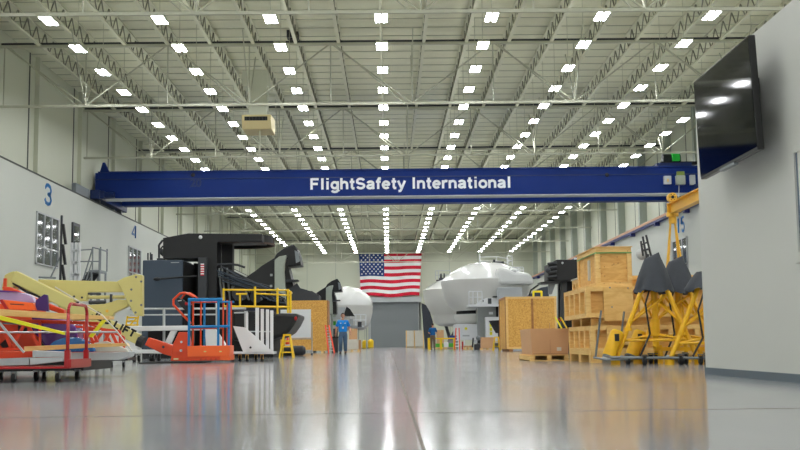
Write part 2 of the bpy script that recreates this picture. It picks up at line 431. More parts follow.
# back roller door
dx0, dx1 = FX(371, YB - .3), FX(418.5, YB - .3); dz = P(394, 302, YB - .3).z
mb = MB(); z = 0.0
while z < dz:
    mb.box(dx0, dx1, YB - .18, YB - .1, z, z + .2); mb.box(dx0, dx1, YB - .15, YB - .1, z + .2, z + .25); z += .25
D = S(mb.build('door_1', M['door']))
MB().box(dx0 - .4, dx1 + .5, YB - .75, YB - .02, dz, dz + .75).build('door_header', M['lgrey'], D)
for x in (dx0 - .2, dx1 + .2): MB().box(x - .18, x + .18, YB - .3, YB - .02, 0, dz).build('door_guide', M['lgrey'], D)

# near right wall (the room the screen hangs on)
NC = F(706, 374.3); NX = NC.x; NY = NC.y
NZ = P(694.7, 84, NY).z
NB = NY - 14
S(MB().box(NX, NX + 4.0, NB, NY, 0, NZ).build('wall_near_right', M['nearwall'], origin=(NX, NY, 0)))
bt = P(706, 367.3, NY).z
mb = MB(); mb.box(NX - .012, NX, NB, NY, 0, bt); mb.box(NX - .012, NX + 4, NY, NY + .012, 0, bt)
S(mb.build('baseboard_right', M['base']))
def wall_window(name, X, side, y0, y1, z0, z1, cols, zr):
    fm = MB(); t = .07
    def b(a0, a1, c0, c1, d=.1):
        fm.box(X - .02 if side > 0 else X - d, X + d if side > 0 else X + .02, a0, a1, c0, c1)
    b(y0, y1, z0, z0 + t); b(y0, y1, z1 - t, z1); b(y0, y0 + t, z0, z1); b(y1 - t, y1, z0, z1)
    for k in range(1, cols):
        y = y0 + (y1 - y0) * k / cols; b(y - t / 2, y + t / 2, z0, z1)
    if zr: b(y0, y1, zr - t / 2, zr + t / 2, .08)
    W = S(fm.build(name, M['alu']))
    gm = MB(); gm.box(min(X, X + .03 * side), max(X, X + .03 * side), y0 + .02, y1 - .02, z0 + .02, z1 - .02)
    gm.build('pane', M['glass'], W)
    return W
a = WX(36, 211, LX); b_ = WX(58, 226, LX); zb = WX(36, 264, LX).z
wy0, wy1, wz1, wz0 = a.y, b_.y, a.z, zb
wzr = wz0 + (wz1 - wz0) * .34
wall_window('window_1', LX, 1, wy0, wy1, wz0, wz1, 3, wzr)
c = WX(128, 246, LX).y; wall_window('window_2', LX, 1, c, c + (wy1 - wy0), wz0, wz1, 3, wzr)
c = WX(687.5, 240, RX).y; wall_window('window_3', RX, -1, c, c + (wy1 - wy0), wz0, wz1, 3, wzr)
# small upper door on the left wall
a = WX(71.5, 222, LX); b_ = WX(76, 244, LX)
D = S(MB().box(LX - .02, LX + .12, a.y, b_.y + .4, b_.z - 1.6, a.z).build('door_2', M['dgrey']))
MB().box(LX + .1, LX + .14, a.y + .2, b_.y + .15, a.z - 1.5, a.z - .2).build('pane', M['glass'], D)
# window in the near wall
a = WX(792.5, 155, NX); b_ = WX(792.5, 254, NX)
fm = MB()
fm.box(NX - .03, NX + .02, a.y - .10, a.y + .0, b_.z - .1, a.z + .1)
fm.box(NX - .028, NX + .018, a.y - 2, a.y - .101, a.z, a.z + .098); fm.box(NX - .028, NX + .018, a.y - 2, a.y - .101, b_.z - .098, b_.z)
fm.box(NX - .018, NX + .015, a.y - .24, a.y - .17, b_.z + .001, a.z - .001)
W = S(fm.build('window_4', M['nearwall']))
MB().box(NX - .010, NX + .01, a.y - 2, a.y - .102, b_.z + .001, a.z - .001).build('pane', mk('tinted_glass', (104, 118, 136), .1, var=0), W)

# numerals painted on the walls (flat paint, very thin)
def numeral(txt, label, X, side, pxa, pxb, pyt, pyb, mat):
    a = WX(pxa, pyt, X); b = WX(pxb, pyt, X); z1 = a.z; z0 = WX(pxa, pyb, X).z; H = z1 - z0; Wd = abs(b.y - a.y); s_ = H * .15
    glyph = {'3': [[(.08, .80), (.25, .96), (.5, 1), (.8, .93), (.92, .76), (.82, .58), (.5, .52), (.82, .46), (.96, .25), (.8, .07), (.5, 0), (.22, .04), (.05, .22)]],
             '4': [[(.95, .28), (.05, .28), (.72, 1), (.72, 0)]],
             '1': [[(.2, .78), (.55, 1), (.55, 0)]],
             '5': [[(.9, 1), (.25, 1), (.15, .55), (.5, .64), (.85, .52), (.95, .3), (.8, .08), (.5, 0), (.2, .05), (.05, .2)]]}
    mb = MB(); n_ = len(txt); cw = Wd / (n_ + .25 * (n_ - 1))
    for i_, ch in enumerate(txt):
        for st in glyph[ch]:
            pts = []
            for u, v in st:
                yy = i_ * cw * 1.25 + s_ / 2 + u * (cw - s_); y = a.y + yy if side > 0 else a.y - yy
                pts.append(Vector((X + side * .012, y, z0 + s_ / 2 + v * (H - s_))))
            for p, q in zip(pts[:-1], pts[1:]): mb.beam(p, q, .02, s_, (0, 0, 1)) if abs((q - p).normalized().z) < .98 else mb.beam(p, q, s_, .02)
            for p in pts[1:-1]: mb.tube(p - Vector((.01, 0, 0)), p + Vector((.01, 0, 0)), s_ / 2, 14)
    tag(mb.build('wall_numeral', mat), label, 'numeral')
numeral('3', 'blue number 3 painted high on the left white wall', LX, 1, 44.3, 52.2, 181.5, 204.5, M['numeral'])
numeral('4', 'slim blue number 4 high on the left wall beyond the number 3', LX, 1, 131.5, 136.5, 223.5, 238, M['numeral2'])
numeral('15', 'blue number 15 high on the right wall behind the yellow gantry', RX, -1, 677, 684.5, 218.5, 235, M['numeral'])

# ------------------------------------------------------------------ roof structure
def roof_truss(Y, k):
    names = ['nearest the camera', 'second from the camera', 'third from the camera', 'just in front of the blue crane', 'first beyond the blue crane', 'second beyond the blue crane', 'third beyond the blue crane', 'fourth beyond the blue crane', 'against the back wall above the flag']
    R = T('roof_truss', 'white steel truss spanning the ceiling crosswise, ' + names[k], 'truss', (0, Y, 12.6))
    zb, zt, r = 12.6, 15.75, .06
    MB().box(TLX + .1, TRX - .1, Y - r, Y + r, zb - r, zb + r).build('bottom_chord', M['steel_white'], R)
    mb = MB(); mb.box(TLX, TRX, Y - .1, Y + .1, zt - .1, zt + .02); mb.build('top_chord', M['steel_white'], R)
    MB().box(TLX, TRX, Y + .3, Y + .42, zt + .12, zt + .24).build('dark_bridging', M['dgrey'], R)
    web = MB(); p = 4.15; x = TLX + .3; i = 0
    while x < TRX - .2:
        web.tube((x, Y, zb), (x, Y, zt), .035, 6)
        x2 = min(x + p, TRX)
        if i % 2 == 0: web.tube((x, Y, zt), (x2, Y, zb), .04, 6); web.tube((x + .15, Y, zt), (x2 - .4, Y, zb), .03, 5)
        else: web.tube((x, Y, zb), (x2, Y, zt), .04, 6)
        x += p; i += 1
    web.build('web', M['steel_white'], R)
    for xx in [TLX + .3 + p * j for j in range(1, 10, 2)]:
        br = MB(); br.tube((xx, Y, zb), (xx - .0, Y - 2.6, zt), .03, 5); br.tube((xx, Y, zb), (xx, Y + 2.6, zt), .03, 5)
        br.build('brace', M['steel_white'], R)
for k in range(9): roof_truss(39.5 + 15.5 * k, k)
# lengthwise open-web joists
def joist(x):
    mb = MB(); y0, y1 = 30, YB; zt, zb = ROOFZ - .02, ROOFZ - .98
    mb.box(x - .08, x + .08, y0, y1, zb, zb + .1); mb.box(x - .08, x + .08, y0, y1, zt - .08, zt)
    mb.mat(1); y = y0; up = True
    while y < y1 - .7:
        a, b = (zb + .05, zt - .05) if up else (zt - .05, zb + .05)
        mb.beam((x, y, a), (x, y + .7, b), .05, .05, (1, 0, 0)); y += .7; up = not up
    return mb.build('roof_joist', [M['joist'], M['roof_web']])
ORDW = 'first second third fourth fifth sixth seventh eighth ninth tenth eleventh twelfth thirteenth fourteenth fifteenth sixteenth seventeenth eighteenth'.split()
J0 = joist(-17.7)
tag(J0, 'white open-web joist running lengthwise under the roof, first from the left wall', 'joist', 'lengthwise roof joists')
kids()
for k in range(1, 18):
    l = J0.location.copy(); l.x += 2.18 * k; dup(J0, l, label='white open-web joist running lengthwise under the roof, ' + ORDW[k] + ' from the left wall')
# ------------------------------------------------------------------ ceiling lights
LZ = 13.9
row_names = ['leftmost row', 'second row from the left', 'third row from the left', 'centre row above the flag', 'first row right of the centre row', 'second row right of the centre row', 'third row right of the centre row', 'rightmost row, seen low beside the right wall']
def ceiling_light():
    R = T('ceiling_light', 'bright twin-panel ceiling light hanging in the ' + row_names[0], 'ceiling light', (0, 0, LZ), 'ceiling lights of the ' + row_names[0])
    MB().box(-.27, .27, -.63, .63, LZ + .01, LZ + .10).build('housing', M['steel_white'], R)
    for s in (-1, 1): MB().box(s * .14 - .095, s * .14 + .095, -.58, .58, LZ - .004, LZ + .01).build('diffuser', M['lamp'], R)
    MB().box(-.22, .22, -.58, .58, LZ + .10, LZ + .1005).build('added_roof_glow', M['added_roof_glow'], R)  # added glowing panel on the housing top, fills the ceiling with light
    mb = MB(); mb.tube((0, 0, LZ + .1), (0, 0, ROOFZ), .012, 4); mb.build('cord', M['steel_white'], R)
    return R
ORDN = ORDW + ['nineteenth', 'twentieth', 'twenty-first', 'twenty-second', 'twenty-third', 'twenty-fourth', 'twenty-fifth', 'twenty-sixth', 'twenty-seventh', 'twenty-eighth']
ROWN = ['leftmost row', 'second row from left', 'third row from left', 'centre row', 'first row right of centre', 'second row right of centre', 'third row right of centre', 'rightmost row']
L0 = ceiling_light(); kids(); first = True
RAN = random.Random(3)
x0 = -.2; yl = 44.6
for r in range(8):
    for j in range(-14, 28):
        x = x0 + 4.60 * (r - 3); y = yl + 4.35 * j
        if y > YB - 1: continue
        if first: o = L0; first = False; o.location = (x, y, LZ)
        else: o = dup(L0, (x, y, LZ))
        if j < 0:
            o['label'] = 'ceiling light above and outside the picture'; o['group'] = 'ceiling lights outside the picture'
        else:
            o['label'] = 'twin-panel ceiling light, %s from the near end of the %s' % (ORDN[j], ROWN[r]); o['group'] = 'ceiling lights of the ' + row_names[r]
# ------------------------------------------------------------------ unit heater
HY = 60.0; a = P(241.5, 116, HY); b_ = P(271, 128, HY)
H = T('unit_heater', 'beige box heater with black louvre hanging from the ceiling left of centre', 'heater', ((a.x + b_.x) / 2, HY, b_.z))
zt = P(256, 114.5, HY).z
mb = MB(); mb.prismx([(HY, b_.z + .45), (HY + .3, b_.z), (HY + 2.2, b_.z), (HY + 2.2, zt + .12), (HY, zt)], a.x, b_.x)
mb.build('casing', M['beige'], H, .03)
gx0, gx1 = FX(243.5, HY), FX(267, HY)
MB().box(gx0, gx1, HY - .01, HY + .02, P(250, 120.5, HY).z, P(250, 116.5, HY).z).build('grille', M['black_m'], H)
mb = MB()
for k in range(7):
    x = gx0 + (gx1 - gx0) * (k + .5) / 7; mb.box(x - .012, x + .012, HY - .03, HY - .01, P(250, 120.5, HY).z, P(250, 116.5, HY).z)
mb.build('louvre', M['dgrey'], H)
MB().box(FX(248, HY), FX(266, HY), HY + .1, HY + 1.2, zt, ROOFZ - 1.9).build('duct', M['panel'], H); MB().box(FX(241, HY), FX(267, HY), HY + .1, HY + 1.6, ROOFZ - 1.9, ROOFZ - 1.0).build('duct_hood', M['panel'], H)
MB().tube(((a.x + b_.x) / 2 + .1, HY + .8, b_.z - 1.3), ((a.x + b_.x) / 2 + .1, HY + .8, b_.z), .05).build('drain_pipe', M['steel_white'], H)
a = P(293, 72, 56)
H = T('exhaust_fan', 'small dark square fan set under the roof deck left of centre', 'fan', (a.x, 56, ROOFZ - .4))
MB().box(a.x - .3, a.x + .3, 55.7, 56.3, ROOFZ - .4, ROOFZ - .01).build('casing', M['dgrey'], H)
MB().lathe([(.24, 0), (.24, .05)], (a.x, 56.1, ROOFZ - .46), 16).build('fan_ring', M['black_m'], H)

# ------------------------------------------------------------------ overhead crane
CY = 73.0
za, zb2 = P(400, 170.0, CY).z, P(400, 195.8, CY).z
cx0, cx1 = P(95, 185, CY).x, RX - .3
C = T('overhead_crane', 'long blue overhead bridge crane with white lettering spanning the hall', 'crane', (0, CY, zb2))
mb = MB()
zt_, zb_ = za, zb2
mb.box(cx0, cx1, CY, CY + 1.0, zb_, zt_)
mb.build('front_girder', M['blue'], C, .02)
MB().box(cx0, cx1, CY - .12, CY + 1.1, zb_ - .06, zb_).build('bottom_flange', M['lgrey'], C)
MB().box(cx0 + .2, cx1, CY - .08, CY + 1.1, zt_, zt_ + .08).build('top_flange', M['blue'], C)
mb = MB(); mb.box(cx0, cx1, CY - .05, CY, zt_ - .48, zt_ - .42); mb.build('stiffener_line', M['blue_d'], C)
B2 = MB().box(cx0 + .6, cx1, CY + 5, CY + 6, zb_ + .16, zt_ - .1).build('rear_girder', M['blue'], C)
for xx in (cx0 - .1, cx1 - .5):
    e = MB().box(xx, xx + .6, CY - .8, CY + 7, LOWZ + .42, zb_ + .5).build('end_truck', M['blue_d'], C, .03)
    for yy in (CY, CY + 6):
        w_ = MB().tube((xx + .15, yy, LOWZ + .41), (xx + .45, yy, LOWZ + .41), .2, 14).build('wheel', M['steel'], e)
mb = MB(); mb.box(cx0 + .15, cx0 + .75, CY - .6, CY - .1, zb_ - .05, zb_ + .45); mb.tube((cx0 + .7, CY - .35, zb_ + .2), (cx0 + 1.4, CY - .35, zb_ + .2), .2, 12)
mb.build('drive_motor', M['blue_d'], C)
MB().prism([(cx0 + .2, zt_), (cx0 + .9, zt_), (cx0 + .55, zt_ + .75), (cx0 + .4, zt_ + .75)], CY + .3, CY + .5).build('end_bracket', M['blue'], C)
# trolley on top right
MB().box(P(660, 164, CY).x, P(695, 164, CY).x, CY + .8, CY + 3.2, zt_ + .05, zt_ + .45).build('trolley_frame', M['blue_d'], C)
mb = MB(); xx = P(668, 160, CY).x
mb.tube((xx, CY + 1.5, zt_ + .8), (xx + 1.2, CY + 1.5, zt_ + .8), .35, 14); mb.box(xx - .2, xx + 2.3, CY + 1.2, CY + 1.9, zt_ + .4, zt_ + .6); mb.build('hoist_motor', M['black'], C)
xx = P(680, 158, CY).x
MB().box(xx - .24, xx + .24, CY + .9, CY + 1.3, zt_ + .6, zt_ + 1.15).build('green_motor', M['lime'], C)
for (pa, pb, qa, qb, mt, nm) in ((663, 670.5, 176.5, 184.5, 'lgrey', 'control_box'), (675, 684.5, 176, 185, 'greenish', 'control_box'), (689, 694.5, 175.5, 185.5, 'lgrey', 'control_box')):
    u = P(pa, qa, CY); v = P(pb, qb, CY)
    bx = MB().box(u.x, v.x, CY - .3, CY, v.z, u.z).build(nm, M[mt], C, .02)
    if pa == 663:
        MB().box(u.x + .2, v.x - .2, CY - .32, CY - .3, v.z + .15, u.z - .2).build('warning_label', M['hoist_y'], bx)
u = P(680, 174, CY); MB().box(u.x - .25, u.x + .25, CY - .2, CY, u.z - .1, u.z + .15).build('beacon', mk('olive_beacon', (120, 140, 60), .5), C)
mb = MB(); mb.tube(P(679, 185, CY - .1), P(678.5, 200, CY - .1), .03, 5); mb.build('pendant_cable', M['lgrey'], C)
u = P(310.5, 191, CY - .02); v = P(511, 176, CY - .02)
stroke_text('FlightSafety International', 'lettering', P(511, 185, CY).x - u.x, P(400, 177.3, CY).z - P(400, 188.6, CY).z, M['text_white'], C, (u.x, CY - .002, P(400, 188.8, CY).z), ROT_FACE_CAM, .02, .09, 1.32)
u = P(190, 187, CY)
text_mesh('20', 'capacity_number', .75, .55, M['blue_d'], C, (u.x, CY - .015, u.z), ROT_FACE_CAM, .012, .02)
for q in (193, 607):
    u = P(q, 175, CY); MB().ell((u.x, CY - .03, u.z), (.14, .05, .14)).build('bumper_bolt', M['black'], C)

# crane runway on the right wall
mb = MB(); mb.box(RX - .40, RX - .06, 40, YB - 1, LOWZ - .15, LOWZ + .2)
R = tag(mb.build('crane_runway', M['purple_b']), 'blue crane runway rail with orange conductor strip along the right wall', 'rail')
MB().box(RX - .46, RX - .40, 40, YB - 1, LOWZ + .0, LOWZ + .18).build('conductor_strip', M['copper'], R)
y = 42
while y < YB: MB().box(RX - .42, RX - .03, y, y + .4, LOWZ - .4, LOWZ - .15).build('bracket', M['purple_b'], R); y += 8.6
mb = MB(); mb.box(LX - .6, LX - .35, 40, YB - 1, LOWZ + .01, LOWZ + .2)
R = tag(mb.build('crane_runway', M['blue_d']), 'dark runway rail lying on top of the left wall', 'rail')
u = WX(77, 184, LX)
tag(MB().box(LX - .33, LX - .05, u.y, u.y + 3, LOWZ + .08, LOWZ + .7).build('junction_box', M['grey'], None, .03), 'grey box on the top edge of the left wall above the window', 'box')

# ------------------------------------------------------------------ flag
FY = YB - .9
fx0, fx1 = P(359.2, 275, FY).x, P(422, 275, FY).x
fz0, fz1 = P(390, 296.3, FY).z, P(390, 252.8, FY).z
def flag():
    mb = MB(); W = fx1 - fx0; Hh = fz1 - fz0; nx = 40; rows = 39; sh = Hh / 13
    def pt(u, v, off=0):     # u 0..1 , v 0..1 from the top; the right edge leans inwards
        x = fx0 + W * u - .45 * u * v ** 1.2 * 1.0 + .2 * (1 - u) * v
        z = fz1 - Hh * v + .14 * math.sin(u * 9) * v
        y = FY + .10 * math.sin(u * 22 + v * 2) + .06 * math.sin(u * 41) - off
        return (x, y, z)
    cols = {'r': 0, 'w': 1, 'b': 2}
    for j in range(rows):
        st = j // 3
        for i in range(nx):
            u0, u1 = i / nx, (i + 1) / nx; v0, v1 = j / rows, (j + 1) / rows
            mb.mat(2 if (u1 <= .401 and st < 7) else (0 if st % 2 == 0 else 1))
            mb._add([pt(u0, v0), pt(u1, v0), pt(u1, v1), pt(u0, v1)], [(0, 1, 2, 3)])
    mb.mat(1)
    for r in range(9):
        nn = 6 if r % 2 == 0 else 5
        for c in range(nn):
            u = .4 * ((c * 2 + (1 if r % 2 == 0 else 2)) / 12); v = (7 / 13) * ((r + 1) / 10)
            cx, cy, cz = pt(u, v, .06); R = .17; vs = []
            for k in range(10):
                a = PI / 2 + k * PI / 5; rr = R if k % 2 == 0 else R * .42
                vs.append((cx + rr * math.cos(a), cy, cz + rr * math.sin(a)))
            mb._add(vs, [tuple(range(10))])
    FL = T('flag', 'large red, white and blue flag with stars and stripes on the back wall', 'flag', ((fx0 + fx1) / 2, FY, fz0))
    mb.build('flag_cloth', [M['flag_red'], M['flag_white'], M['flag_blue']], FL, smooth=False)
    MB().tube((fx0 - .2, FY, fz1 + .03), (fx1 + .3, FY, fz1 + .03), .06).build('flag_pole', M['lgrey'], FL)
flag()

# ------------------------------------------------------------------ television
def tv():
    xf = NX - .30
    # the right (near) and left (far) ends on the plane of the screen
    yl_ = WX(697, 130, xf).y; yr_ = WX(753, 90, xf).y
    zt = P(695, 83.5, yl_).z; zb = P(699, 179.5, yl_).z
    zt2 = P(751, 33, yr_).z; zb2_ = P(760, 150, yr_).z
    z1 = (zt + zt2) / 2; z0 = (zb + zb2_) / 2
    R = T('television', 'large black flat television hung on the near right white wall', 'television', (NX, (yl_ + yr_) / 2, (z0 + z1) / 2))
    lean = math.radians(2.0)
    t = MB(); L = yl_ - yr_; H = z1 - z0; c = Vector((xf, (yl_ + yr_) / 2, (z0 + z1) / 2))
    rot = Matrix.Rotation(-lean, 3, 'Y')
    t.cbox(c + rot @ Vector((.035, 0, 0)), (.07, L, H), rot); t.build('casing', M['screen_f'], R, .012)
    MB().cbox(c + rot @ Vector((-.001, 0, .008)), (.006, L - .03, H - .05), rot).build('screen', M['screen'], R)
    MB().cbox(c + rot @ Vector((.02, 0, -H / 2 - .01)), (.05, .5, .03), rot).build('speaker_strip', M['grey'], R)
    mb = MB(); mb.box(xf + .10, NX - .004, c.y - .35, c.y + .35, c.z - .3, c.z + .3); mb.build('wall_bracket', M['black_m'], R)
tv()

# ================================================================== SIMULATORS AND FAR OBJECTS
def rail_run(mb, pts, h, r=.03, mids=(0.5,), posts=True):
    for a, b in zip(pts[:-1], pts[1:]):
        a = Vector(a); b = Vector(b)
        for t in (1.0,) + tuple(mids): mb.tube(a + Vector((0, 0, h * t)), b + Vector((0, 0, h * t)), r, 6)
    if posts:
        for a in pts: mb.tube(a, Vector(a) + Vector((0, 0, h)), r, 6)
    return mb
def castor(parent, x, y, r, fork=None, name='castor'):
    c = MB(); c.tube((x - r * .35, y, r), (x + r * .35, y, r), r, 16)
    w_ = c.build(name, M['rubber'], parent)
    f = MB(); f.box(x - r * .5, x - r * .4, y - r * .4, y + r * .4, r * .8, r * 2.3); f.box(x + r * .4, x + r * .5, y - r * .4, y + r * .4, r * .8, r * 2.3)
    f.box(x - r * .6, x + r * .6, y - r * .6, y + r * .6, r * 2.25, r * 2.45); f.tube((x - r * .55, y, r), (x + r * .55, y, r), r * .25, 8)
    f.build('fork', fork or M['steel'], w_)
    return w_
# ---- right-hand large dome simulator
def big_dome():
    Y = 95.0; s = Y / FPX
    cx = FX(488, Y); r = lambda v: v * s
    zz = lambda py: P(488, py, Y).z
    R = T('domed_simulator', 'large glossy white domed flight simulator with roof railing, in front of a smaller dome', 'simulator', (cx, Y, 0))
    prof = [(r(8), zz(263)), (r(16), zz(263.6)), (r(26), zz(267)), (r(36), zz(272.5)), (r(41.5), zz(276.5)), (r(45.8), zz(281))]
    autosmooth(MB().lathe(prof, (cx, Y, 0), 12, 0, 2 * PI).build('dome_top', M['dome'], R), 28)
    prof = [(r(46.2), zz(281)), (r(46), zz(284)), (r(44.8), zz(290)), (r(42), zz(299)), (r(38), zz(306)), (r(33), zz(311))]
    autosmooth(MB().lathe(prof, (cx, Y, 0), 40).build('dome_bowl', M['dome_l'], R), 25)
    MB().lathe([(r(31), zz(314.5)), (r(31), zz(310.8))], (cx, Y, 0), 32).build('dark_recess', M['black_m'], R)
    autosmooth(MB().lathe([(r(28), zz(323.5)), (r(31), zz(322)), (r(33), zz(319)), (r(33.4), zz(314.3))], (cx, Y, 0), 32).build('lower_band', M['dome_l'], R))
    # housing on the right
    X = lambda px: FX(px, Y - 4)
    Z = lambda py: P(500, py, Y - 4).z
    mb = MB(); mb.prism([(X(500), Z(284.5)), (X(536.5), Z(284.5)), (X(535), Z(279)), (X(531.5), Z(273)), (X(516), Z(272)), (X(509), Z(268.5)), (X(501), Z(266)), (X(497), Z(272))], Y - 4, Y + 2)
    mb.build('cabin_housing', M['dome'], R, .25)
    MB().box(X(489), X(512), Y - 3, Y + 1, Z(312), Z(284.5)).build('cabin_interior', M['greenish'], R)
    b = MB().box(X(498), X(522), Y - 5, Y - 2.9, Z(349), Z(288)).build('cabin_door_panel', M['lgrey'], R, .05)
    fr = MB(); fr.box(X(489), X(491), Y - 3.2, Y - 3, Z(306), Z(285)); fr.box(X(493.5), X(494.3), Y - 3.2, Y - 3, Z(306), Z(285)); fr.box(X(489), X(498), Y - 3.2, Y - 3, Z(286.5), Z(285)); fr.build('door_frame', M['white'], R)
    # platform
    P_ = MB().box(X(468), X(501), Y - 5.5, Y - 2, Z(307), Z(304.6)).build('platform', M['white'], R)
    rl = MB(); zf = Z(304.6); h = Z(292) - zf
    for px in (468.5, 472.5, 477, 481.5): rl.tube((X(px), Y - 5.4, zf), (X(px), Y - 5.4, zf + h), .05, 6)
    rl.tube((X(468.5), Y - 5.4, zf + h), (X(481.5), Y - 5.4, zf + h), .05, 6); rl.tube((X(468.5), Y - 5.4, zf + h * .55), (X(481.5), Y - 5.4, zf + h * .55), .035, 6)
    rl.build('platform_railing', M['white'], R)
    e = MB(); e.prism([(X(476), zf), (X(481), Z(300)), (X(488), Z(298)), (X(500), Z(298)), (X(500), zf)], Y - 4.6, Y - 3.1); e.build('platform_console', M['white'], R, .05)
    MB().box(X(488), X(491.5), Y - 4.7, Y - 4.5, Z(304), Z(298.5)).build('console_opening', M['dgrey'], R)
    MB().box(X(482.2), X(483.7), Y - 4.7, Y - 4.6, Z(302), Z(300)).build('console_dial', M['black'], R)
    MB().box(X(493), X(497), Y - 5, Y - 4.4, Z(297.5), Z(296.5)).build('console_handle', M['black'], R)
    # support column and pedestals
    MB().box(X(478), X(500), Y - 4.5, Y - 1, 0, Z(307)).build('support_column', mk('column_grey', (150, 154, 152), .5), R)
    MB().box(X(489), X(493), Y - 4.55, Y - 4.45, Z(314.5), Z(312)).build('column_label', M['white'], R)
    MB().box(X(496), X(499), Y - 4.8, Y - 4.4, Z(318), Z(307)).build('column_slot', M['black_m'], R)
    w_ = MB().box(X(484), X(501), Y - 6, Y - 5, .4, Z(317.5)).build('electrical_cabinet', M['white'], R, .03)
    for q in (325.5, 329.5, 333.5): MB().box(X(487.8), X(490.2), Y - 6.03, Y - 6, Z(q + 1.5) if 0 else Z(q) - .13, Z(q) + .13).build('yellow_label', M['labely'], w_)
    mb = MB(); a = P(490, 320, Y - 7)
    # lower equipment cabinet under the bowl
    w_ = MB().box(X(457), X(478), Y - 3.6, Y + 1, P(460, 340, Y - 4).z, Z(323.5)).build('equipment_cabinet', M['white'], R, .03)
    u = P(466, 328.5, Y - 3.7); MB().tube((u.x, Y - 3.63, u.z), (u.x, Y - 3.6, u.z), .12, 12).build('yellow_label', M['labely'], w_)
    MB().box(X(463), X(470), Y - 3.63, Y - 3.6, Z(336), Z(334.5)).build('data_plate', M['lgrey'], w_)
    lg = MB()
    for px in (458, 465, 477): lg.tube((X(px), Y - 3.3, 0), (X(px), Y - 3.3, Z(339)), .07, 6)
    for i, px in enumerate((458, 465, 477)): MB().tube((X(px), Y - 3.3, 0), (X(px), Y - 3.3, Z(339)), .07, 6).build('leg', M['white'], R)
    # roof railing
    zt = lambda py: P(490, py, Y).z
    X2 = lambda px: FX(px, Y)
    rl = MB(); h = r(8.5)
    pts = [(X2(480), Y - 1.5, zt(264)), (X2(482.5), Y + 1.5, zt(264)), (X2(500), Y + 1.5, zt(264)), (X2(512), Y + 1.5, zt(266)), (X2(512), Y - 1.5, zt(266))]
    rail_run(rl, pts, h, .05); rail_run(rl, [(X2(507), Y - 1.5, zt(267)), (X2(512), Y - 1.5, zt(267))], h + .1, .05)
    rl.build('roof_railing', M['white'], R)
    mb = MB(); mb.box(X2(484), X2(492), Y - .4, Y + .4, zt(264), zt(262.3)); mb.box(X2(494), X2(505), Y - .6, Y + .6, zt(264.5), zt(262)); mb.box(X2(495), X2(497), Y, Y + .3, zt(262), zt(259.5))
    mb.build('roof_equipment', M['dgrey'], R)
    for yy, pp in ((Y - 3, (513, 521, 526.5)), (Y - 1, (513, 526.5))):
        rl = MB(); rail_run(rl, [(X(p_), yy, Z(272.5)) for p_ in pp], r(5.6), .05); rl.build('rear_railing', M['white'], R)
    MB().box(X(515), X(520), Y - 2.5, Y - 1.5, Z(272.5), Z(270.5)).build('roof_hatch', M['dgrey'], R)
big_dome()
def small_dome():
    Y = 108.0; s = Y / FPX; cx = FX(460.5, Y); r = lambda v: v * s; zz = lambda py: P(440, py, Y).z
    R = T('domed_simulator', 'smaller white domed simulator half hidden behind the large right dome', 'simulator', (cx, Y, 0))
    autosmooth(MB().lathe([(r(12), zz(278.5)), (r(23), zz(281.3)), (r(36.5), zz(290.3))], (cx, Y, 0), 12, 0, 2 * PI).build('dome_top', M['dome'], R), 28)
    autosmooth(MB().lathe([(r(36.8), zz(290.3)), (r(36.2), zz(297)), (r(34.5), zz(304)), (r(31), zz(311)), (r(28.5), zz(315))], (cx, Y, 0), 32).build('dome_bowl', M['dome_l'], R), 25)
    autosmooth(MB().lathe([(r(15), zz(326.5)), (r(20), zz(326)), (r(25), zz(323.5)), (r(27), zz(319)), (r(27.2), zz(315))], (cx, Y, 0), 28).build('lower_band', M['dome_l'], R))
    mb = MB(); mb.tube((FX(446, Y), Y - .5, zz(326)), (FX(450, Y), Y - .5, zz(340)), .16); mb.tube((FX(458, Y), Y - .5, zz(326)), (FX(450, Y), Y - .5, zz(340)), .16); mb.tube((FX(450, Y), Y - .5, 0), (FX(450, Y), Y - .5, zz(338)), .2)
    mb.build('motion_leg', M['dgrey'], R)
    mb = MB(); mb.tube((FX(441, Y), Y, zz(276)), (FX(443, Y), Y, zz(276)), r(2.5), 14); mb.tube((FX(444.5, Y), Y, zz(275.5)), (FX(446, Y), Y, zz(275.5)), r(2.3), 14); mb.box(FX(440, Y), FX(447, Y), Y - .3, Y + .3, zz(281), zz(278))
    mb.build('roof_blower', M['dgrey'], R)
    mb = MB(); mb.box(FX(437, Y), FX(444, Y), Y - .8, Y + .3, zz(281), zz(280.2)); mb.build('roof_vent', M['black'], R)
    mb = MB(); rail_run(mb, [(FX(437, Y), Y + 1, zz(279)), (FX(440, Y), Y + 1, zz(279)), (FX(452, Y), Y + 1, zz(279))], r(9), .05, mids=(.5,)); mb.build('roof_railing', M['lgrey'], R)
small_dome()
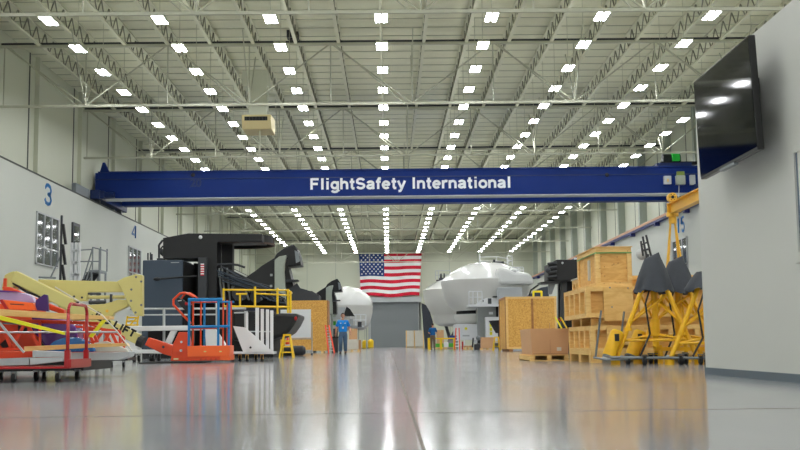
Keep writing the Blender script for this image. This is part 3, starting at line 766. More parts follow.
def left_dome():
    Y = 104.0; s = Y / FPX; cx = FX(346, Y); r = lambda v: v * s; zz = lambda py: P(346, py, Y).z
    R = T('domed_simulator', 'white domed simulator left of the flag with a railed platform underneath', 'simulator', (cx, Y, 0))
    autosmooth(MB().lathe([(r(2), zz(286.7)), (r(8), zz(287.3)), (r(14), zz(289.3)), (r(20), zz(293)), (r(24), zz(297)), (r(26.6), zz(303)), (r(27), zz(306))], (cx, Y, 0), 36).build('dome_top', M['dome'], R), 30)
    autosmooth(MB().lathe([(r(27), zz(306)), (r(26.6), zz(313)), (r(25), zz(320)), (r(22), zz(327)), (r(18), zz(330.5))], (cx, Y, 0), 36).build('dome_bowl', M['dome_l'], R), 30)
    zf = zz(326.5); X = lambda p: FX(p, Y - 4)
    MB().box(X(340), X(364), Y - 4.5, Y - 2.6, zz(329), zf).build('platform', M['lgrey'], R)
    mb = MB(); pts = [(X(p), Y - 4.4, zf) for p in (346, 351, 356, 361, 366)]
    rail_run(mb, pts, zz(316) - zf, .06); mb.build('platform_railing', M['white'], R)
    MB().box(X(350), X(353.5), Y - 4.7, Y - 4.5, zf + .1, zz(320)).build('control_box', M['lgrey'], R)
    MB().box(X(358), X(362), Y - 4.7, Y - 4.5, zz(328), zz(323)).build('dark_box', M['dgrey'], R)
    for p in (327.5, 336, 358, 366): MB().box(X(p), X(p + 1), Y - 4, Y - 3.6, 0, zz(329)).build('leg', M['greenish'], R)
    mb = MB(); mb.px([(327, 318.5), (329, 310), (335, 307), (345.5, 307.5), (340.5, 318.5)], Y - 6, 1.6); mb.build('angled_support', M['lgrey'], R)
    mb = MB(); mb.px([(333, 317), (336, 309), (338, 309), (335.5, 317)], Y - 6.05, .06); mb.build('support_slot', M['greenish'], R)
    mb = MB(); mb.px([(343.5, 316), (346.5, 306.5), (350, 309), (354.5, 316)], Y - 5, 1.2); mb.build('dark_fairing', M['black'], R)
    MB().box(X(331), X(337), Y - 4, Y - 2, .2, zz(329)).build('dark_pedestal', M['dgrey'], R)
    MB().box(X(332), X(336), Y - 4.2, Y - 4.0, zz(326), zz(322)).build('green_panel', M['green'], R)
left_dome()
# black curtain beside the small dome
mb = MB(); mb.px([(421.5, 303), (426, 305), (430, 312), (433, 322), (431, 340), (430, 348.3), (425, 348.5), (423.5, 330)], 103, .5)
tag(mb.build('tarpaulin', M['tarp']), 'dark tarpaulin hanging beneath the left edge of the smaller right dome', 'tarpaulin')

# ---- far left black simulator shells
def shell(Y, sx, ox, oy, label, full):
    q = lambda x, y: (ox + (x - 248) * sx, oy + (y - 244) * sx)
    R = T('simulator_shell', label, 'simulator shell', (FX(ox + 30 * sx, Y), Y, 0))
    tail = [(288, 266), (291, 278), (294, 287), (300, 290), (312, 291), (319, 295), (319, 303)] if full else [(288, 266), (291, 278), (292, 290), (292, 303)]
    mb = MB(); mb.px([q(*t) for t in [(246, 277), (255, 271), (262, 265.5), (274, 258), (277, 253), (284, 248), (293.5, 244), (297, 249), (299.5, 256), (301, 265)] + tail + [(240, 303), (238, 282)]], Y, 2.2)
    mb.build('fuselage_shell', M['black'], R, .05)
    mb = MB(); mb.px([q(*t) for t in [(274.5, 260), (279, 256.5), (286.5, 255), (284.5, 264), (284, 272), (285.5, 290), (285.5, 303), (274.5, 303)]], Y - .5, .48)
    mb.build('light_panel', M['greenish'], R, .03)
    mb = MB(); mb.px([q(*t) for t in [(294.5, 250), (298, 252), (300, 261), (296, 263)]], Y - .1, .09); mb.build('window_opening', M['grey'], R)
    mb = MB(); mb.px([q(*t) for t in [(286, 279.5), (298, 279.5), (298, 281), (286, 282)]], Y - .6, 1.0); mb.build('bracket_arm', M['dgrey'], R)
    mb = MB(); mb.px([q(*t) for t in [(289, 289), (297, 283), (300, 288), (307, 290), (315, 293), (319, 297), (319, 303), (289, 303)]], Y - .3, .28); mb.build('seat_frame', M['dgrey'], R) if full else None
    for u in (250, 268, 284, 300, 314) if full else (250, 268, 284):
        a = q(u, 303); MB().tube((FX(a[0], Y), Y + .8, 0), (FX(a[0], Y), Y + .8, P(a[0], a[1], Y).z), .1).build('leg', M['black'] if full else M['greenish'], R)
    a = q(263, 285)
    if full:
        for (x, y) in ((271.3, 275), (271, 286)):
            u = P(x, y, Y - .03); MB().box(u.x - .07, u.x + .07, Y - .03, Y, u.z - .07, u.z + .07).build('marker', M['lgrey'], R)
shell(66.0, 1.0, 248, 244, 'tall black simulator nose shell with a pale panel standing behind the plywood wall', True)
shell(92.0, .60, 310, 278.5, 'small distant black nose shell with pale panel beside the left dome', False)

# ---- near-left black simulator
def black_sim():
    Y = 40.0
    R = T('cockpit_simulator', 'big black simulator frame with overhead ring and slate grey side box', 'simulator', (FX(200, Y), Y, 0))
    Z = lambda px, py, y=Y: P(px, py, y).z
    mb = MB(); mb.box(FX(141.5, Y), FX(182, Y), Y, Y + 3.5, .25, Z(160, 260)); mb.build('side_box', M['slate'], R, .03); xb_ = FX(182, Y); MB().box(xb_, xb_ + .03, Y + .06, Y + 3.45, .3, Z(160, 260) - .05).build('side_box_shade_sheet', M['black_m'], R)  # added black sheet: recess shade put into the box's right side
    u = P(175, 262.5, Y); MB().box(u.x - .15, u.x + .15, Y - .005, Y, u.z - .012, u.z + .012).build('box_label', M['lgrey'], R)
    mb = MB(); mb.px([(163, 238), (188, 233.3), (262, 234), (262, 241.5), (217, 242), (217, 300), (203, 300), (203, 258.5), (163, 258.5)], Y + .3, 1.6); mb.build('side_panel', M['black'], R, .015)
    MB().box(FX(181, Y), FX(204, Y), Y + 2.4, Y + 2.6, .3, Z(190, 258.5)).build('back_panel', M['black_m'], R)
    # overhead ring: a real round rim, open underneath
    cy = Y + 1.85; cx = FX(236, cy); rr = FX(273.5, cy) - cx
    z1 = P(240, 233.6, cy - rr).z; z0 = P(240, 241.7, cy - rr).z
    ring = MB(); ring.lathe([(rr, z0), (rr, z1), (.02, z1)], (cx, cy, 0), 48, cap=(0, 1)); ring.lathe([(rr - .06, z0), (rr - .06, z1 - .03), (.02, z1 - .03)], (cx, cy, 0), 48, cap=(0, 1)); R1 = autosmooth(ring.build('overhead_ring', M['black'], R))
    rim = MB(); n = 48
    for k in range(n):
        a, b = 2 * PI * k / n, 2 * PI * (k + 1) / n
        rim.beam((cx + rr * math.cos(a), cy + rr * math.sin(a), z0), (cx + rr * math.cos(b), cy + rr * math.sin(b), z0), .1, .06)
        if k % 6 == 0: rim.beam((cx + (rr + .01) * math.cos(a), cy + (rr + .01) * math.sin(a), z0), (cx + (rr + .01) * math.cos(a), cy + (rr + .01) * math.sin(a), z1), .04, .04)
    rim.build('ring_flange', mk('rusty_edge', (86, 64, 52), .6), R1)
    MB().box(FX(217, Y), FX(228, Y), Y + 1, Y + 1.5, Z(220, 300), Z(220, 242)).build('hanging_column', M['black_m'], R)
    u = P(200.6, 237.3, Y + .25); MB().ell((u.x, Y + .22, u.z), (.07, .07, .07)).build('white_beacon', M['white'], R)
    # striped label
    a = P(200.5, 263.5, Y); b_ = P(203.8, 275.5, Y)
    ch = MB().box(FX(197, Y), FX(206, Y), Y + .05, Y + .3, Z(200, 300), Z(200, 257.5)).build('hinge_column', M['dgrey'], R, .02)
    mb = MB()
    for k in range(10):
        mb.mat(k % 2); mb.box(a.x, b_.x, Y + .03, Y + .05, b_.z + (a.z - b_.z) * k / 10, b_.z + (a.z - b_.z) * (k + 1) / 10)
    mb.build('striped_label', [M['flag_red'], M['white']], R)
    # strut and counterweight
    mb = MB(); mb.tube(P(158, 279, Y - .4), P(197, 276, Y - .1), .035); mb.ell(P(157, 279, Y - .4), (.14, .08, .07)); mb.build('strut_arm', M['black'], R)
    mb = MB()
    for x in (148, 150.5, 152): mb.tube(P(x, 260, Y + .5), P(x, 252 + (x % 3), Y + .5), .03)
    mb.box(FX(154, Y), FX(160, Y), Y + .3, Y + .8, Z(157, 261), Z(157, 257.5)); mb.build('roof_clutter', M['dgrey'], R)
    mb = MB()
    mb.tube(P(159, 258, Y + .5), P(159, 245, Y + .5), .04); mb.tube(P(163, 240, Y + .5), P(159, 245, Y + .5), .04); mb.tube(P(163, 246, Y + .5), P(159, 251, Y + .5), .03); mb.tube(P(159, 251, Y + .5), P(163, 256, Y + .5), .03); mb.ell(P(162, 252, Y + .5), (.09, .09, .12))
    mb.build('corner_ladder', M['dgrey'], R)
    # thin arc arms
    arc = MB(); arc.path([P(217, 264.5, Y), P(230, 264, Y), (P(238, 265, Y)), P(245, 267.5, Y)], .04); arc.build('upper_arc', M['dgrey'], R)
    # cockpit hull: slanted mass with cables
    mb = MB(); mb.px([(217, 268), (229, 269), (243, 276), (262, 286), (284, 299), (287, 308), (217, 308)], Y + .6, 2.0); mb.build('cockpit_deck', M['black_m'], R, .03)
    rr_ = random.Random(5)
    for nm, mt, cnt in (('cable_bundle', M['dgrey'], 16), ('hose_bundle', M['slate'], 7)):
        cb = MB()
        for k in range(cnt):
            o1 = rr_.uniform(-5, 7); yy = Y + .45 - rr_.random() * .35
            x0_ = rr_.uniform(217, 232); x1_ = rr_.uniform(262, 286)
            pts = []
            for t in range(7):
                u = t / 6; px_ = x0_ + (x1_ - x0_) * u; py_ = 268 + (px_ - 217) * .42 + o1 + math.sin(u * 5 + k) * 1.8 + 3
                pts.append(P(px_, min(py_, 303), yy))
            cb.path(pts, .022, 5)
        cb.build(nm, mt, R)
    mb = MB(); 
    for x in (219, 222, 227): mb.tube(P(x, 268, Y + .3), P(x + 3, 300, Y + .3), .035)
    for k in range(8):
        x = 232 + k * 6.5; mb.beam(P(x, 286 + k * 1.2, Y + .3), P(x + 4, 300, Y + .3), .06, .06)
    mb.tube(P(228, 292, Y + .3), P(238, 283, Y + .3), .03); mb.tube(P(238, 283, Y + .3), P(250, 292, Y + .3), .03); mb.build('linkage', M['steel'], R)
    e = MB(); e.tube(P(240, 293, Y + .25), P(240, 293, Y + .5), .3, 20); e.tube(P(256, 297, Y + .25), P(256, 297, Y + .5), .22, 20); e.build('pulley', M['dgrey'], R)
    # hull bow
    ch_ = MB(); Yh = Y - 2
    ch_.px([(232, 309.5), (277, 313), (299, 313.5), (297.5, 318), (294, 325), (289, 332), (282, 336.5), (274, 339), (232, 341)], Yh, 3.0); autosmooth(ch_.build('hull_bow', M['black'], R, .12))
    u = P(295.7, 318.5, Yh - .02); MB().ell((u.x, Yh - .02, u.z), (.05, .03, .07)).build('red_lamp', M['red'], R)
    MB().box(FX(207, Y), FX(275, Y), Y - .5, Y + 2.0, .2, Z(230, 308)).build('lower_body', M['black_m'], R)
    mb = MB(); mb.px([(228, 306.5), (279, 309), (279, 312), (228, 310)], Yh - .2, .15); mb.build('sill', mk('navy', (28, 36, 58), .5), R)
    MB().box(FX(146, Y), FX(275, Y), Y - .6, Y + 2.6, 0, .22).build('base_skid', M['black'], R)
    # walkway railing in yellow, fixed to the frame
    Yr = Y - 2.4; rl = MB(); zt = Z(255, 290, Yr); zm = Z(255, 305.2, Yr)
    for px_, t, b_ in ((223.5, 288.5, 310), (255, 286.5, 306.5), (277.5, 288, 314), (288, 289, 313), (290.5, 291, 313)):
        rl.tube(P(px_, b_, Yr), P(px_, t, Yr), .038, 8)
    rl.tube(P(223.5, 289.8, Yr), P(288.5, 290.2, Yr), .032, 8); rl.tube(P(223.5, 306.3, Yr), P(292, 307, Yr), .036, 8)
    rl.tube(P(255, 293.5, Yr + 1.2), P(291, 295.5, Yr + 1.2), .03, 8); rl.tube(P(236, 294, Yr + 1.4), P(247, 294, Yr + 1.4), .035, 8); rl.tube(P(240, 294, Yr + 1.4), P(240, 306, Yr + 1.4), .035, 8)
    rl.tube(P(288, 290.2, Yr), P(291.5, 293, Yr + 1.2), .04, 8)
    rl.build('walkway_railing', M['yellow'], R)
black_sim()

# ---- white wheeled frame below it
def transport_frame():
    Y = 31.5
    R = T('transport_frame', 'low white wheeled steel frame with slanted gussets in front of the black simulator', 'frame', (FX(185, Y), Y, 0))
    Z = lambda px, py: P(px, py, Y).z
    mb = MB(); mb.px([(108, 326.5), (205, 325.3), (205, 330), (108, 331.5)], Y, .3); mb.build('top_beam', M['white'], R, .015)
    mb = MB(); mb.px([(108, 349), (232, 351), (232, 354.5), (108, 353)], Y, .3); mb.build('bottom_rail', M['white'], R, .015)
    for pts in ([(112, 331), (139, 331), (137, 352), (112, 352)], [(172.5, 326.5), (178, 326.5), (170, 344), (164, 344)], [(205, 325.5), (213, 325.5), (230, 351), (206, 351)], [(166, 344), (186, 344), (186, 351), (160, 351)]):
        mb = MB(); mb.px(pts, Y + .02, .22); mb.build('gusset', M['white'], R, .01)
    for px_ in (164, 217): MB().tube(P(px_, 352, Y + .2), P(px_, 308, Y + .2), .04).build('post', M['lgrey'], R)
    MB().tube(P(246, 352, Y + .2), P(246, 311, Y + .2), .05).build('post', M['lgrey'], R)
    mb = MB(); mb.tube(P(130, 309, Y + .2), P(246, 308.5, Y + .2), .03); mb.tube(P(130, 315, Y + .2), P(217, 314.5, Y + .2), .022); mb.build('handrail', M['lgrey'], R)
    MB().box(FX(144, Y), FX(185, Y), Y + .5, Y + 1.6, .5, .9).build('dark_underbody', M['black_m'], R)
    for px_ in (133, 138, 152, 158, 214, 222): castor(R, FX(px_, Y), Y + .15, .09)
    for px_, dy in ((151, .7), (135, .7)): castor(R, FX(px_, Y + dy), Y + dy, .08)
transport_frame()
def gusset_stand():
    Y = 29.5
    R = T('gusset_stand', 'white stand with five upright posts and a large slanted gusset plate on castors', 'stand', (FX(253, Y), Y, 0))
    mb = MB(); mb.px([(233, 326), (245, 327.5), (255, 336), (271, 350.5), (271, 353), (243.5, 353)], Y, .06); mb.build('gusset_plate', M['white'], R, .008)
    for px_, t, w_ in ((257.2, 307.8, .09), (262.3, 309, .08), (267.5, 309.5, .08), (271.8, 310.5, .08), (247, 312.5, .06)):
        a = P(px_, 353, Y + .12); b = P(px_, t, Y + .12); MB().beam(a, b, w_, w_).build('upright', M['white'], R, .006)
    mb = MB(); mb.px([(228, 351.8), (274, 351.5), (274, 354), (228, 354)], Y, .7); mb.build('base_beam', M['white'], R, .01)
    mb = MB(); mb.tube(P(234, 313, Y + .1), P(246, 312.5, Y + .1), .02); mb.tube(P(246, 331.5, Y + .1), P(272, 331.5, Y + .1), .016); mb.build('crossbar', M['lgrey'], R)
    for px_, yy in ((233, .1), (240, .5), (247, .1), (256, .5), (262, .1)):
        castor(R, FX(px_, Y + yy), Y + yy, .075, M['hoist_y'])
    MB().tube(P(250.5, 347.5, Y - .02), P(250.5, 347.5, Y), .03).build('bolt', M['black'], R)
gusset_stand()

# ---- plywood wall, whiteboard, ladder, roll, cone
def osb_crate(name, label, cat, Y, x0p, x1p, ytp, depth, mat, floorz=0.0, skid=0.12):
    x0, x1 = FX(x0p, Y), FX(x1p, Y); zt = P((x0p + x1p) / 2, ytp, Y).z
    R = T(name, label, cat, ((x0 + x1) / 2, Y, floorz))
    MB().box(x0, x1, Y, Y + depth, floorz + skid, zt).build('plywood_panel', mat, R)
    mb = MB(); t = .1
    for x in (x0, (x0 + x1) / 2 + .02, x1 - t): mb.box(x, x + t, Y - .03, Y, floorz + skid, zt)
    mb.box(x0, x1, Y - .03, Y, zt - t, zt); mb.box(x0, x1, Y - .03, Y, floorz + skid, floorz + skid + t)
    return R, x0, x1, zt, mb
R, x0, x1, zt, mb = osb_crate('plywood_crate', 'tall plywood crate behind the whiteboard left of the man in bright blue', 'crate', 56.0, 279, 327, 300.5, 1.5, M['osb'])
for x in (x0 + .1, x0 + 1.1, x1 - .3): MB().box(x, x + .12, 56.0, 57.5, 0, .12).build('skid', M['lumber'], R)
MB().box(x1, x1 + .06, 56, 57.5, .12, zt).build('corner_trim', M['lumber_d'], R)
mb = MB(); rr_ = random.Random(2)
for k in range(16): xx = x0 + .2 + rr_.random() * (x1 - x0 - .4); z = .4 + rr_.random() * (zt - .6); mb.tube((xx, 55.99, z), (xx, 56, z), .018, 6)
mb.build('screw_head', M['lumber_d'], R)
Y = 47.0
R = T('whiteboard', 'white rolling board on a thin grey frame in front of the plywood crate', 'whiteboard', (FX(291, Y), Y, 0))
MB().box(FX(270, Y), FX(311, Y), Y, Y + .03, P(290, 338, Y).z, P(290, 309.5, Y).z).build('board', M['white'], R)
mb = MB(); mb.box(FX(270, Y), FX(312, Y), Y - .03, Y + .04, P(290, 339.5, Y).z, P(290, 338.5, Y).z); mb.build('pen_tray', M['alu'], R)
for px_ in (271, 312): MB().tube((FX(px_, Y), Y + .02, .06), (FX(px_, Y), Y + .02, P(px_, 322 if px_ > 300 else 330, Y).z), .022).build('leg', M['alu'], R)
for px_ in (271, 312): MB().box(FX(px_, Y) - .03, FX(px_, Y) + .03, Y - .3, Y + .35, 0.0, .07).build('foot', M['dgrey'], R)
MB().tube(P(271, 350, Y), P(312, 350.5, Y), .02).build('crossbar', M['alu'], R)
# black roll
a = FX(276.5, 43.4); b_ = FX(305.5, 43.4); zr = .2
mb = MB(); mb.tube((a, 43.4, .2), (b_ - .1, 43.4, .2), .195, 24); mb.tube((b_ - .1, 43.4, .2), (b_, 43.4, .2), .195, 24, .12)
autosmooth(tag(mb.build('duct_roll', M['dgrey']), 'dark grey roll lying on the floor behind the yellow step ladder', 'roll'))
def step_ladder(label, Y, pl, pr, pt, steps, mat=None, foot=None):
    xl, xr = FX(pl, Y), FX(pr, Y); zt = P((pl + pr) / 2, pt, Y).z; mat = mat or M['yellow']
    R = T('step_ladder', label, 'step ladder', ((xl + xr) / 2, Y, 0)); cx = (xl + xr) / 2; tw = (xr - xl) * .22
    for s_, xx in ((-1, xl), (1, xr)):
        MB().beam((xx, Y, 0), (cx + s_ * tw, Y + .25, zt), .05, .05).build('front_leg', mat, R)
        MB().beam((xx + s_ * -.02, Y + .7, 0), (cx + s_ * tw, Y + .35, zt), .045, .045).build('rear_leg', mat, R)
    for k in range(1, steps + 1):
        t = k / (steps + 1); hw = (xr - xl) / 2 * (1 - t) + tw * t
        MB().box(cx - hw, cx + hw, Y + .25 * t - .08, Y + .25 * t + .12, zt * t - .02, zt * t + .02).build('tread', mat, R)
    MB().box(cx - tw - .03, cx + tw + .03, Y + .2, Y + .42, zt - .01, zt + .05).build('top_cap', mat, R)
    return R
step_ladder('yellow step ladder standing below the black hull on the left', 37.0, 279.5, 293, 335.5, 3)
R = T('traffic_cone', 'small orange and white cone between the legs of the left step ladder', 'cone', (FX(287.5, 44), 44, 0))
MB().lathe([(.16, .02), (.03, .75)], (FX(287.5, 44), 44, 0), 16).build('cone_body', M['orange'], R, smooth=True)
MB().lathe([(.113, .28), (.085, .45)], (FX(287.5, 44), 44, 0), 16).build('reflective_band', M['white'], R)
MB().box(FX(287.5, 44) - .2, FX(287.5, 44) + .2, 43.8, 44.2, 0, .03).build('cone_base', M['orange'], R)
# red ladder leaning at the plywood crate
Y = 54.0; a = P(326.5, 325, Y); b_ = P(334.5, 352, Y)
R = T('extension_ladder', 'red ladder leaning against the right end of the plywood crate', 'ladder', (b_.x, Y, 0))
for s_ in (0, .28): MB().beam((b_.x - s_, Y - .1, .01), (a.x - s_ * .6 + .06, Y + .9, a.z), .07, .05).build('side_rail', M['redor'], R)
for k in range(1, 10):
    t = k / 10; MB().tube((b_.x * (1 - t) + (a.x + .06) * t, Y - .1 + t, a.z * t), (b_.x * (1 - t) + (a.x + .06) * t - .28 * (1 - t) - .17 * t, Y - .1 + t, a.z * t), .02).build('rung', M['alu'], R)
# boxes and pallets behind the man
def simple_box(name, label, cat, Y, x0p, x1p, ytp, ybp, depth, mat, group=None, lid=None, tape=False, z0=None):
    z1 = P((x0p + x1p) / 2, ytp, Y).z; z0 = (P((x0p + x1p) / 2, ybp, Y).z if ybp else 0.0) if z0 is None else z0
    R = T(name, label, cat, ((FX(x0p, Y) + FX(x1p, Y)) / 2, Y, z0), group)
    MB().box(FX(x0p, Y), FX(x1p, Y), Y, Y + depth, z0, z1).build('body', mat, R, .015)
    if tape: cxx = (FX(x0p, Y) + FX(x1p, Y)) / 2; MB().box(cxx - .03, cxx + .03, Y - .004, Y + depth, z1 - .12, z1 + .004).build('tape', M['beige'], R)
    if lid: MB().box(FX(x0p, Y) - .02, FX(x1p, Y) + .02, Y - .02, Y + depth + .02, z1 - .06, z1 + .02).build('lid', lid, R)
    return R, z0, z1
def pallet(label, Y, x0p, x1p, depth, h=.14, group=None, mat=None):
    mat = mat or M['lumber']; x0, x1 = FX(x0p, Y), FX(x1p, Y)
    R = T('pallet', label, 'pallet', ((x0 + x1) / 2, Y, 0), group)
    for k in range(3):
        x = x0 + (x1 - x0 - .1) * k / 2; MB().box(x, x + .1, Y, Y + depth, .02, h - .02).build('stringer', mat, R)
    for k in range(5):
        yy = Y + (depth - .1) * k / 4; MB().box(x0, x1, yy, yy + .1, h - .02, h).build('deck_board', mat, R)
    for k in range(2):
        yy = Y + (depth - .1) * k; MB().box(x0, x1, yy, yy + .1, 0, .02).build('bottom_board', mat, R)
    return R
pallet('pallet under the film-wrapped boxes behind the man in bright blue', 62, 344, 359, 1.2)
simple_box('wrapped_pallet_load', 'pale film-wrapped load on a pallet behind the man in bright blue', 'wrapped load', 62, 345, 358, 339.5, 0, 1.1, M['film'], z0=.14)
simple_box('cardboard_box', 'cardboard box on top of the film-wrapped load by the man', 'box', 62.1, 349, 357, 328.5, 0, .9, M['card'], tape=True, z0=P(351, 339.5, 62).z + .01)
simple_box('cardboard_box', 'narrow brown box standing right of the film-wrapped load', 'box', 64, 357.5, 361, 340, 0, .5, M['card_d'])
simple_box('storage_bin', 'dark grey bin on the floor just left of the man in bright blue', 'bin', 58, 332, 338, 337, 0, .6, M['dgrey'], lid=M['black'])
def bollard(label, Y, px_, ytp, r=.1):
    x = FX(px_, Y); z = P(px_, ytp, Y).z
    R = T('bollard', label, 'bollard', (x, Y, 0)); mb = MB(); mb.tube((x, Y, 0.02), (x, Y, z - r), r, 14); mb.ell((x, Y, z - r), (r, r, r)); mb.build('post', M['yellow'], R, smooth=False)
    MB().tube((x, Y, 0), (x, Y, .03), r * 1.5, 14).build('base_plate', M['dgrey'], R)
bollard('yellow bollard at the left side of the roller door', 128, 370.8, 339, .34)
bollard('yellow bollard beneath the platform of the left dome', 110, 364.6, 340, .26)
# wrapped crate right of the door
Y = 118
pallet('pallet under the cream wrapped crate right of the roller door', Y, 406, 424, 2.0)
R, z0_, z1_ = simple_box('wrapped_crate', 'cream film-wrapped crate on the floor right of the roller door', 'crate', Y, 406, 423.5, 330.5, 0, 1.9, M['film'], z0=.15)
for px_ in (406, 414, 423): MB().box(FX(px_, Y), FX(px_, Y) + .1, Y - .04, Y, .15, z1_).build('batten', M['lumber'], R)

# ---- clutter under the right domes
Y = 78
R = T('low_barrier', 'yellow low barrier rail behind the man in dark blue', 'barrier', (FX(441, Y), Y, 0))
for px_ in (429.5, 441, 454.5): MB().tube((FX(px_, Y), Y, 0), (FX(px_, Y), Y, P(px_, 338, Y).z), .09 if px_ > 430 else .13).build('post', M['yellow'], R)
MB().beam(P(429.5, 338.6, Y), P(455.5, 338.4, Y), .1, .1).build('top_rail', M['yellow'], R)
pallet('pallet loaded with green crates under the right domes', 80, 436, 456, 1.2)
simple_box('green_crate', 'bright green crate on the pallet just right of the man in dark blue', 'crate', 80, 436, 443.5, 343.5, 0, .9, M['green'], z0=.15)
simple_box('green_crate', 'bright green crate at the right end of the loaded pallet', 'crate', 80, 449, 454.8, 343.2, 0, .9, M['green'], z0=.15)
simple_box('white_container', 'white container standing between the two bright green crates', 'container', 80, 444.2, 448.4, 342.2, 0, .8, M['white'], z0=.15)
simple_box('cardboard_box', 'large brown box right behind the shoulder of the man in dark blue', 'box', 84, 437, 444, 330, 0, .9, M['card'], tape=True)
simple_box('storage_tote', 'dark blue tote under the smaller right dome', 'tote', 86, 449.5, 457, 335.5, 340, .8, M['tote'])
simple_box('equipment_cart', 'grey cart below the dark blue tote', 'cart', 86, 448, 458, 340.2, 0, 1, M['grey'])
Y = 76
R = T('a_frame_ladder', 'red and white leaning ladder between the two right domes', 'ladder', (FX(456, Y), Y, 0))
for dx in (0, .35): MB().beam((FX(454.5, Y) + dx, Y, 0), (FX(457.2, Y) + dx * .6, Y + 1, P(457, 328, Y).z), .07, .06).build('side_rail', M['redor'], R)
for k in range(1, 7):
    t = k / 7; x = FX(454.5, Y) * (1 - t) + FX(457.2, Y) * t; MB().tube((x, Y + t, P(457, 328, Y).z * t), (x + .35 - .14 * t, Y + t, P(457, 328, Y).z * t), .03).build('rung', M['white'], R)
pallet('pallet holding small machine parts in front of the equipment cabinet', 72, 464, 473, .9)
simple_box('cardboard_box', 'low brown box on the small pallet below the equipment cabinet', 'box', 72, 464.5, 472.5, 345.6, 0, .7, M['card_d'], z0=.15, tape=True)
simple_box('red_canister', 'small red canister left of the low brown box', 'canister', 75, 461.8, 463.4, 341.5, 0, .12, M['red'])
def machine():
    Y = 70.0
    R = T('workshop_machine', 'dark grey workshop machine with round head on the floor under the large dome', 'machine', (FX(477, Y), Y, 0))
    MB().box(FX(474.5, Y), FX(481, Y), Y, Y + .6, 0, .35).build('machine_base', M['dgrey'], R, .03)
    MB().tube((FX(478, Y), Y + .3, .3), (FX(478, Y), Y + .3, .8), .08).build('column', M['steel'], R)
    MB().ell((FX(478.6, Y), Y + .2, P(478, 338, Y).z), (.16, .16, .14)).build('machine_head', M['grey'], R)
    MB().tube((FX(472.5, Y), Y + .1, .15), (FX(473.5, Y), Y + .1, .75), .05).build('lever', M['black'], R)
    MB().ell((FX(479.5, Y), Y - .02, .5), (.12, .12, .12)).build('motor', M['black'], R)
    MB().box(FX(474, Y), FX(477.5, Y), Y + .1, Y + .4, .4, .62).build('vise', M['lgrey'], R)
machine()
simple_box('cardboard_box', 'cardboard box with a white label left of the large plywood crate', 'box', 68, 481.5, 494.5, 337.2, 0, .8, M['card'], z0=.1)
pallet('pallet under the cardboard box with the white label', 68, 481, 495, 1.0, .1)
u = P(488, 341, 67.98); MB().box(u.x - .09, u.x + .09, 67.97, 68.0, u.z - .06, u.z + .06)
step_ladder('yellow step ladder at the left edge of the large plywood crate', 60, 493.2, 501, 337.5, 2)
mb = MB(); mb.px([(489.8, 320.6), (501.5, 320), (501.5, 333), (497, 333)], 64, .8)
R = tag(mb.build('equipment_hood', M['black_m'], None, .02), 'black wedge-shaped hood beside the large plywood crate', 'hood')
MB().tube((FX(499, 64.5), 64.4, 0), (FX(499, 64.5), 64.4, P(499, 333, 64.4).z), .06).build('stand', M['black'], R)
# large plywood crate right
Yc = 52.0
R, x0, x1, zt, mb = osb_crate('plywood_crate', 'large plywood crate with lumber frame behind the cardboard bin on the right', 'crate', Yc, 506.5, 557.5, 296.5, 3.0, M['osb'])
for (xa, xb) in ((x0, x0 + .1), ((x0 + x1) / 2, (x0 + x1) / 2 + .1), (x1 - .1, x1)): MB().box(xa, xb, Yc - .03, Yc, .12, zt).build('batten', M['lumber_d'] if xa > x0 and xb < x1 else M['lumber'], R)
MB().box(x0, x1, Yc - .035, Yc, zt - .1, zt).build('top_batten', M['lumber'], R); MB().box(x0, x1, Yc - .035, Yc, .12, .22).build('bottom_batten', M['lumber'], R)
MB().box(x0 - .03, x0, Yc, Yc + .1, .12, zt).build('side_batten', M['lumber_d'], R); MB().box(x0 - .03, x0, Yc, Yc + 3, zt - .1, zt).build('side_top_batten', M['lumber_d'], R); MB().box(x0 - .03, x0, Yc + 2.9, Yc + 3, .12, zt).build('side_batten', M['lumber_d'], R)
for k in range(3): xx = x0 + .1 + (x1 - x0 - .4) * k / 2; MB().box(xx, xx + .2, Yc, Yc + 3, 0, .12).build('skid', M['lumber_d'], R)
mb = MB()
for k in range(26):
    xx = x0 + .15 + rr_.random() * (x1 - x0 - .3); z = .4 + rr_.random() * (zt - .6); mb.tube((xx, Yc - .01, z), (xx, Yc, z), .022, 6)
mb.build('screw_head', M['lumber_d'], R)
Yh = Yc + 1.5; a = P(533.5, 296, Yh); b_ = P(541.5, 291.6, Yh)
mb = MB(); mb.path([(a.x, Yh, zt), (a.x, Yh, b_.z), (b_.x, Yh, b_.z), (b_.x, Yh, zt)], .05)
tag(mb.build('lifting_hoop', M['labely']), 'small yellow hoop standing on top of the large plywood crate', 'hoop')
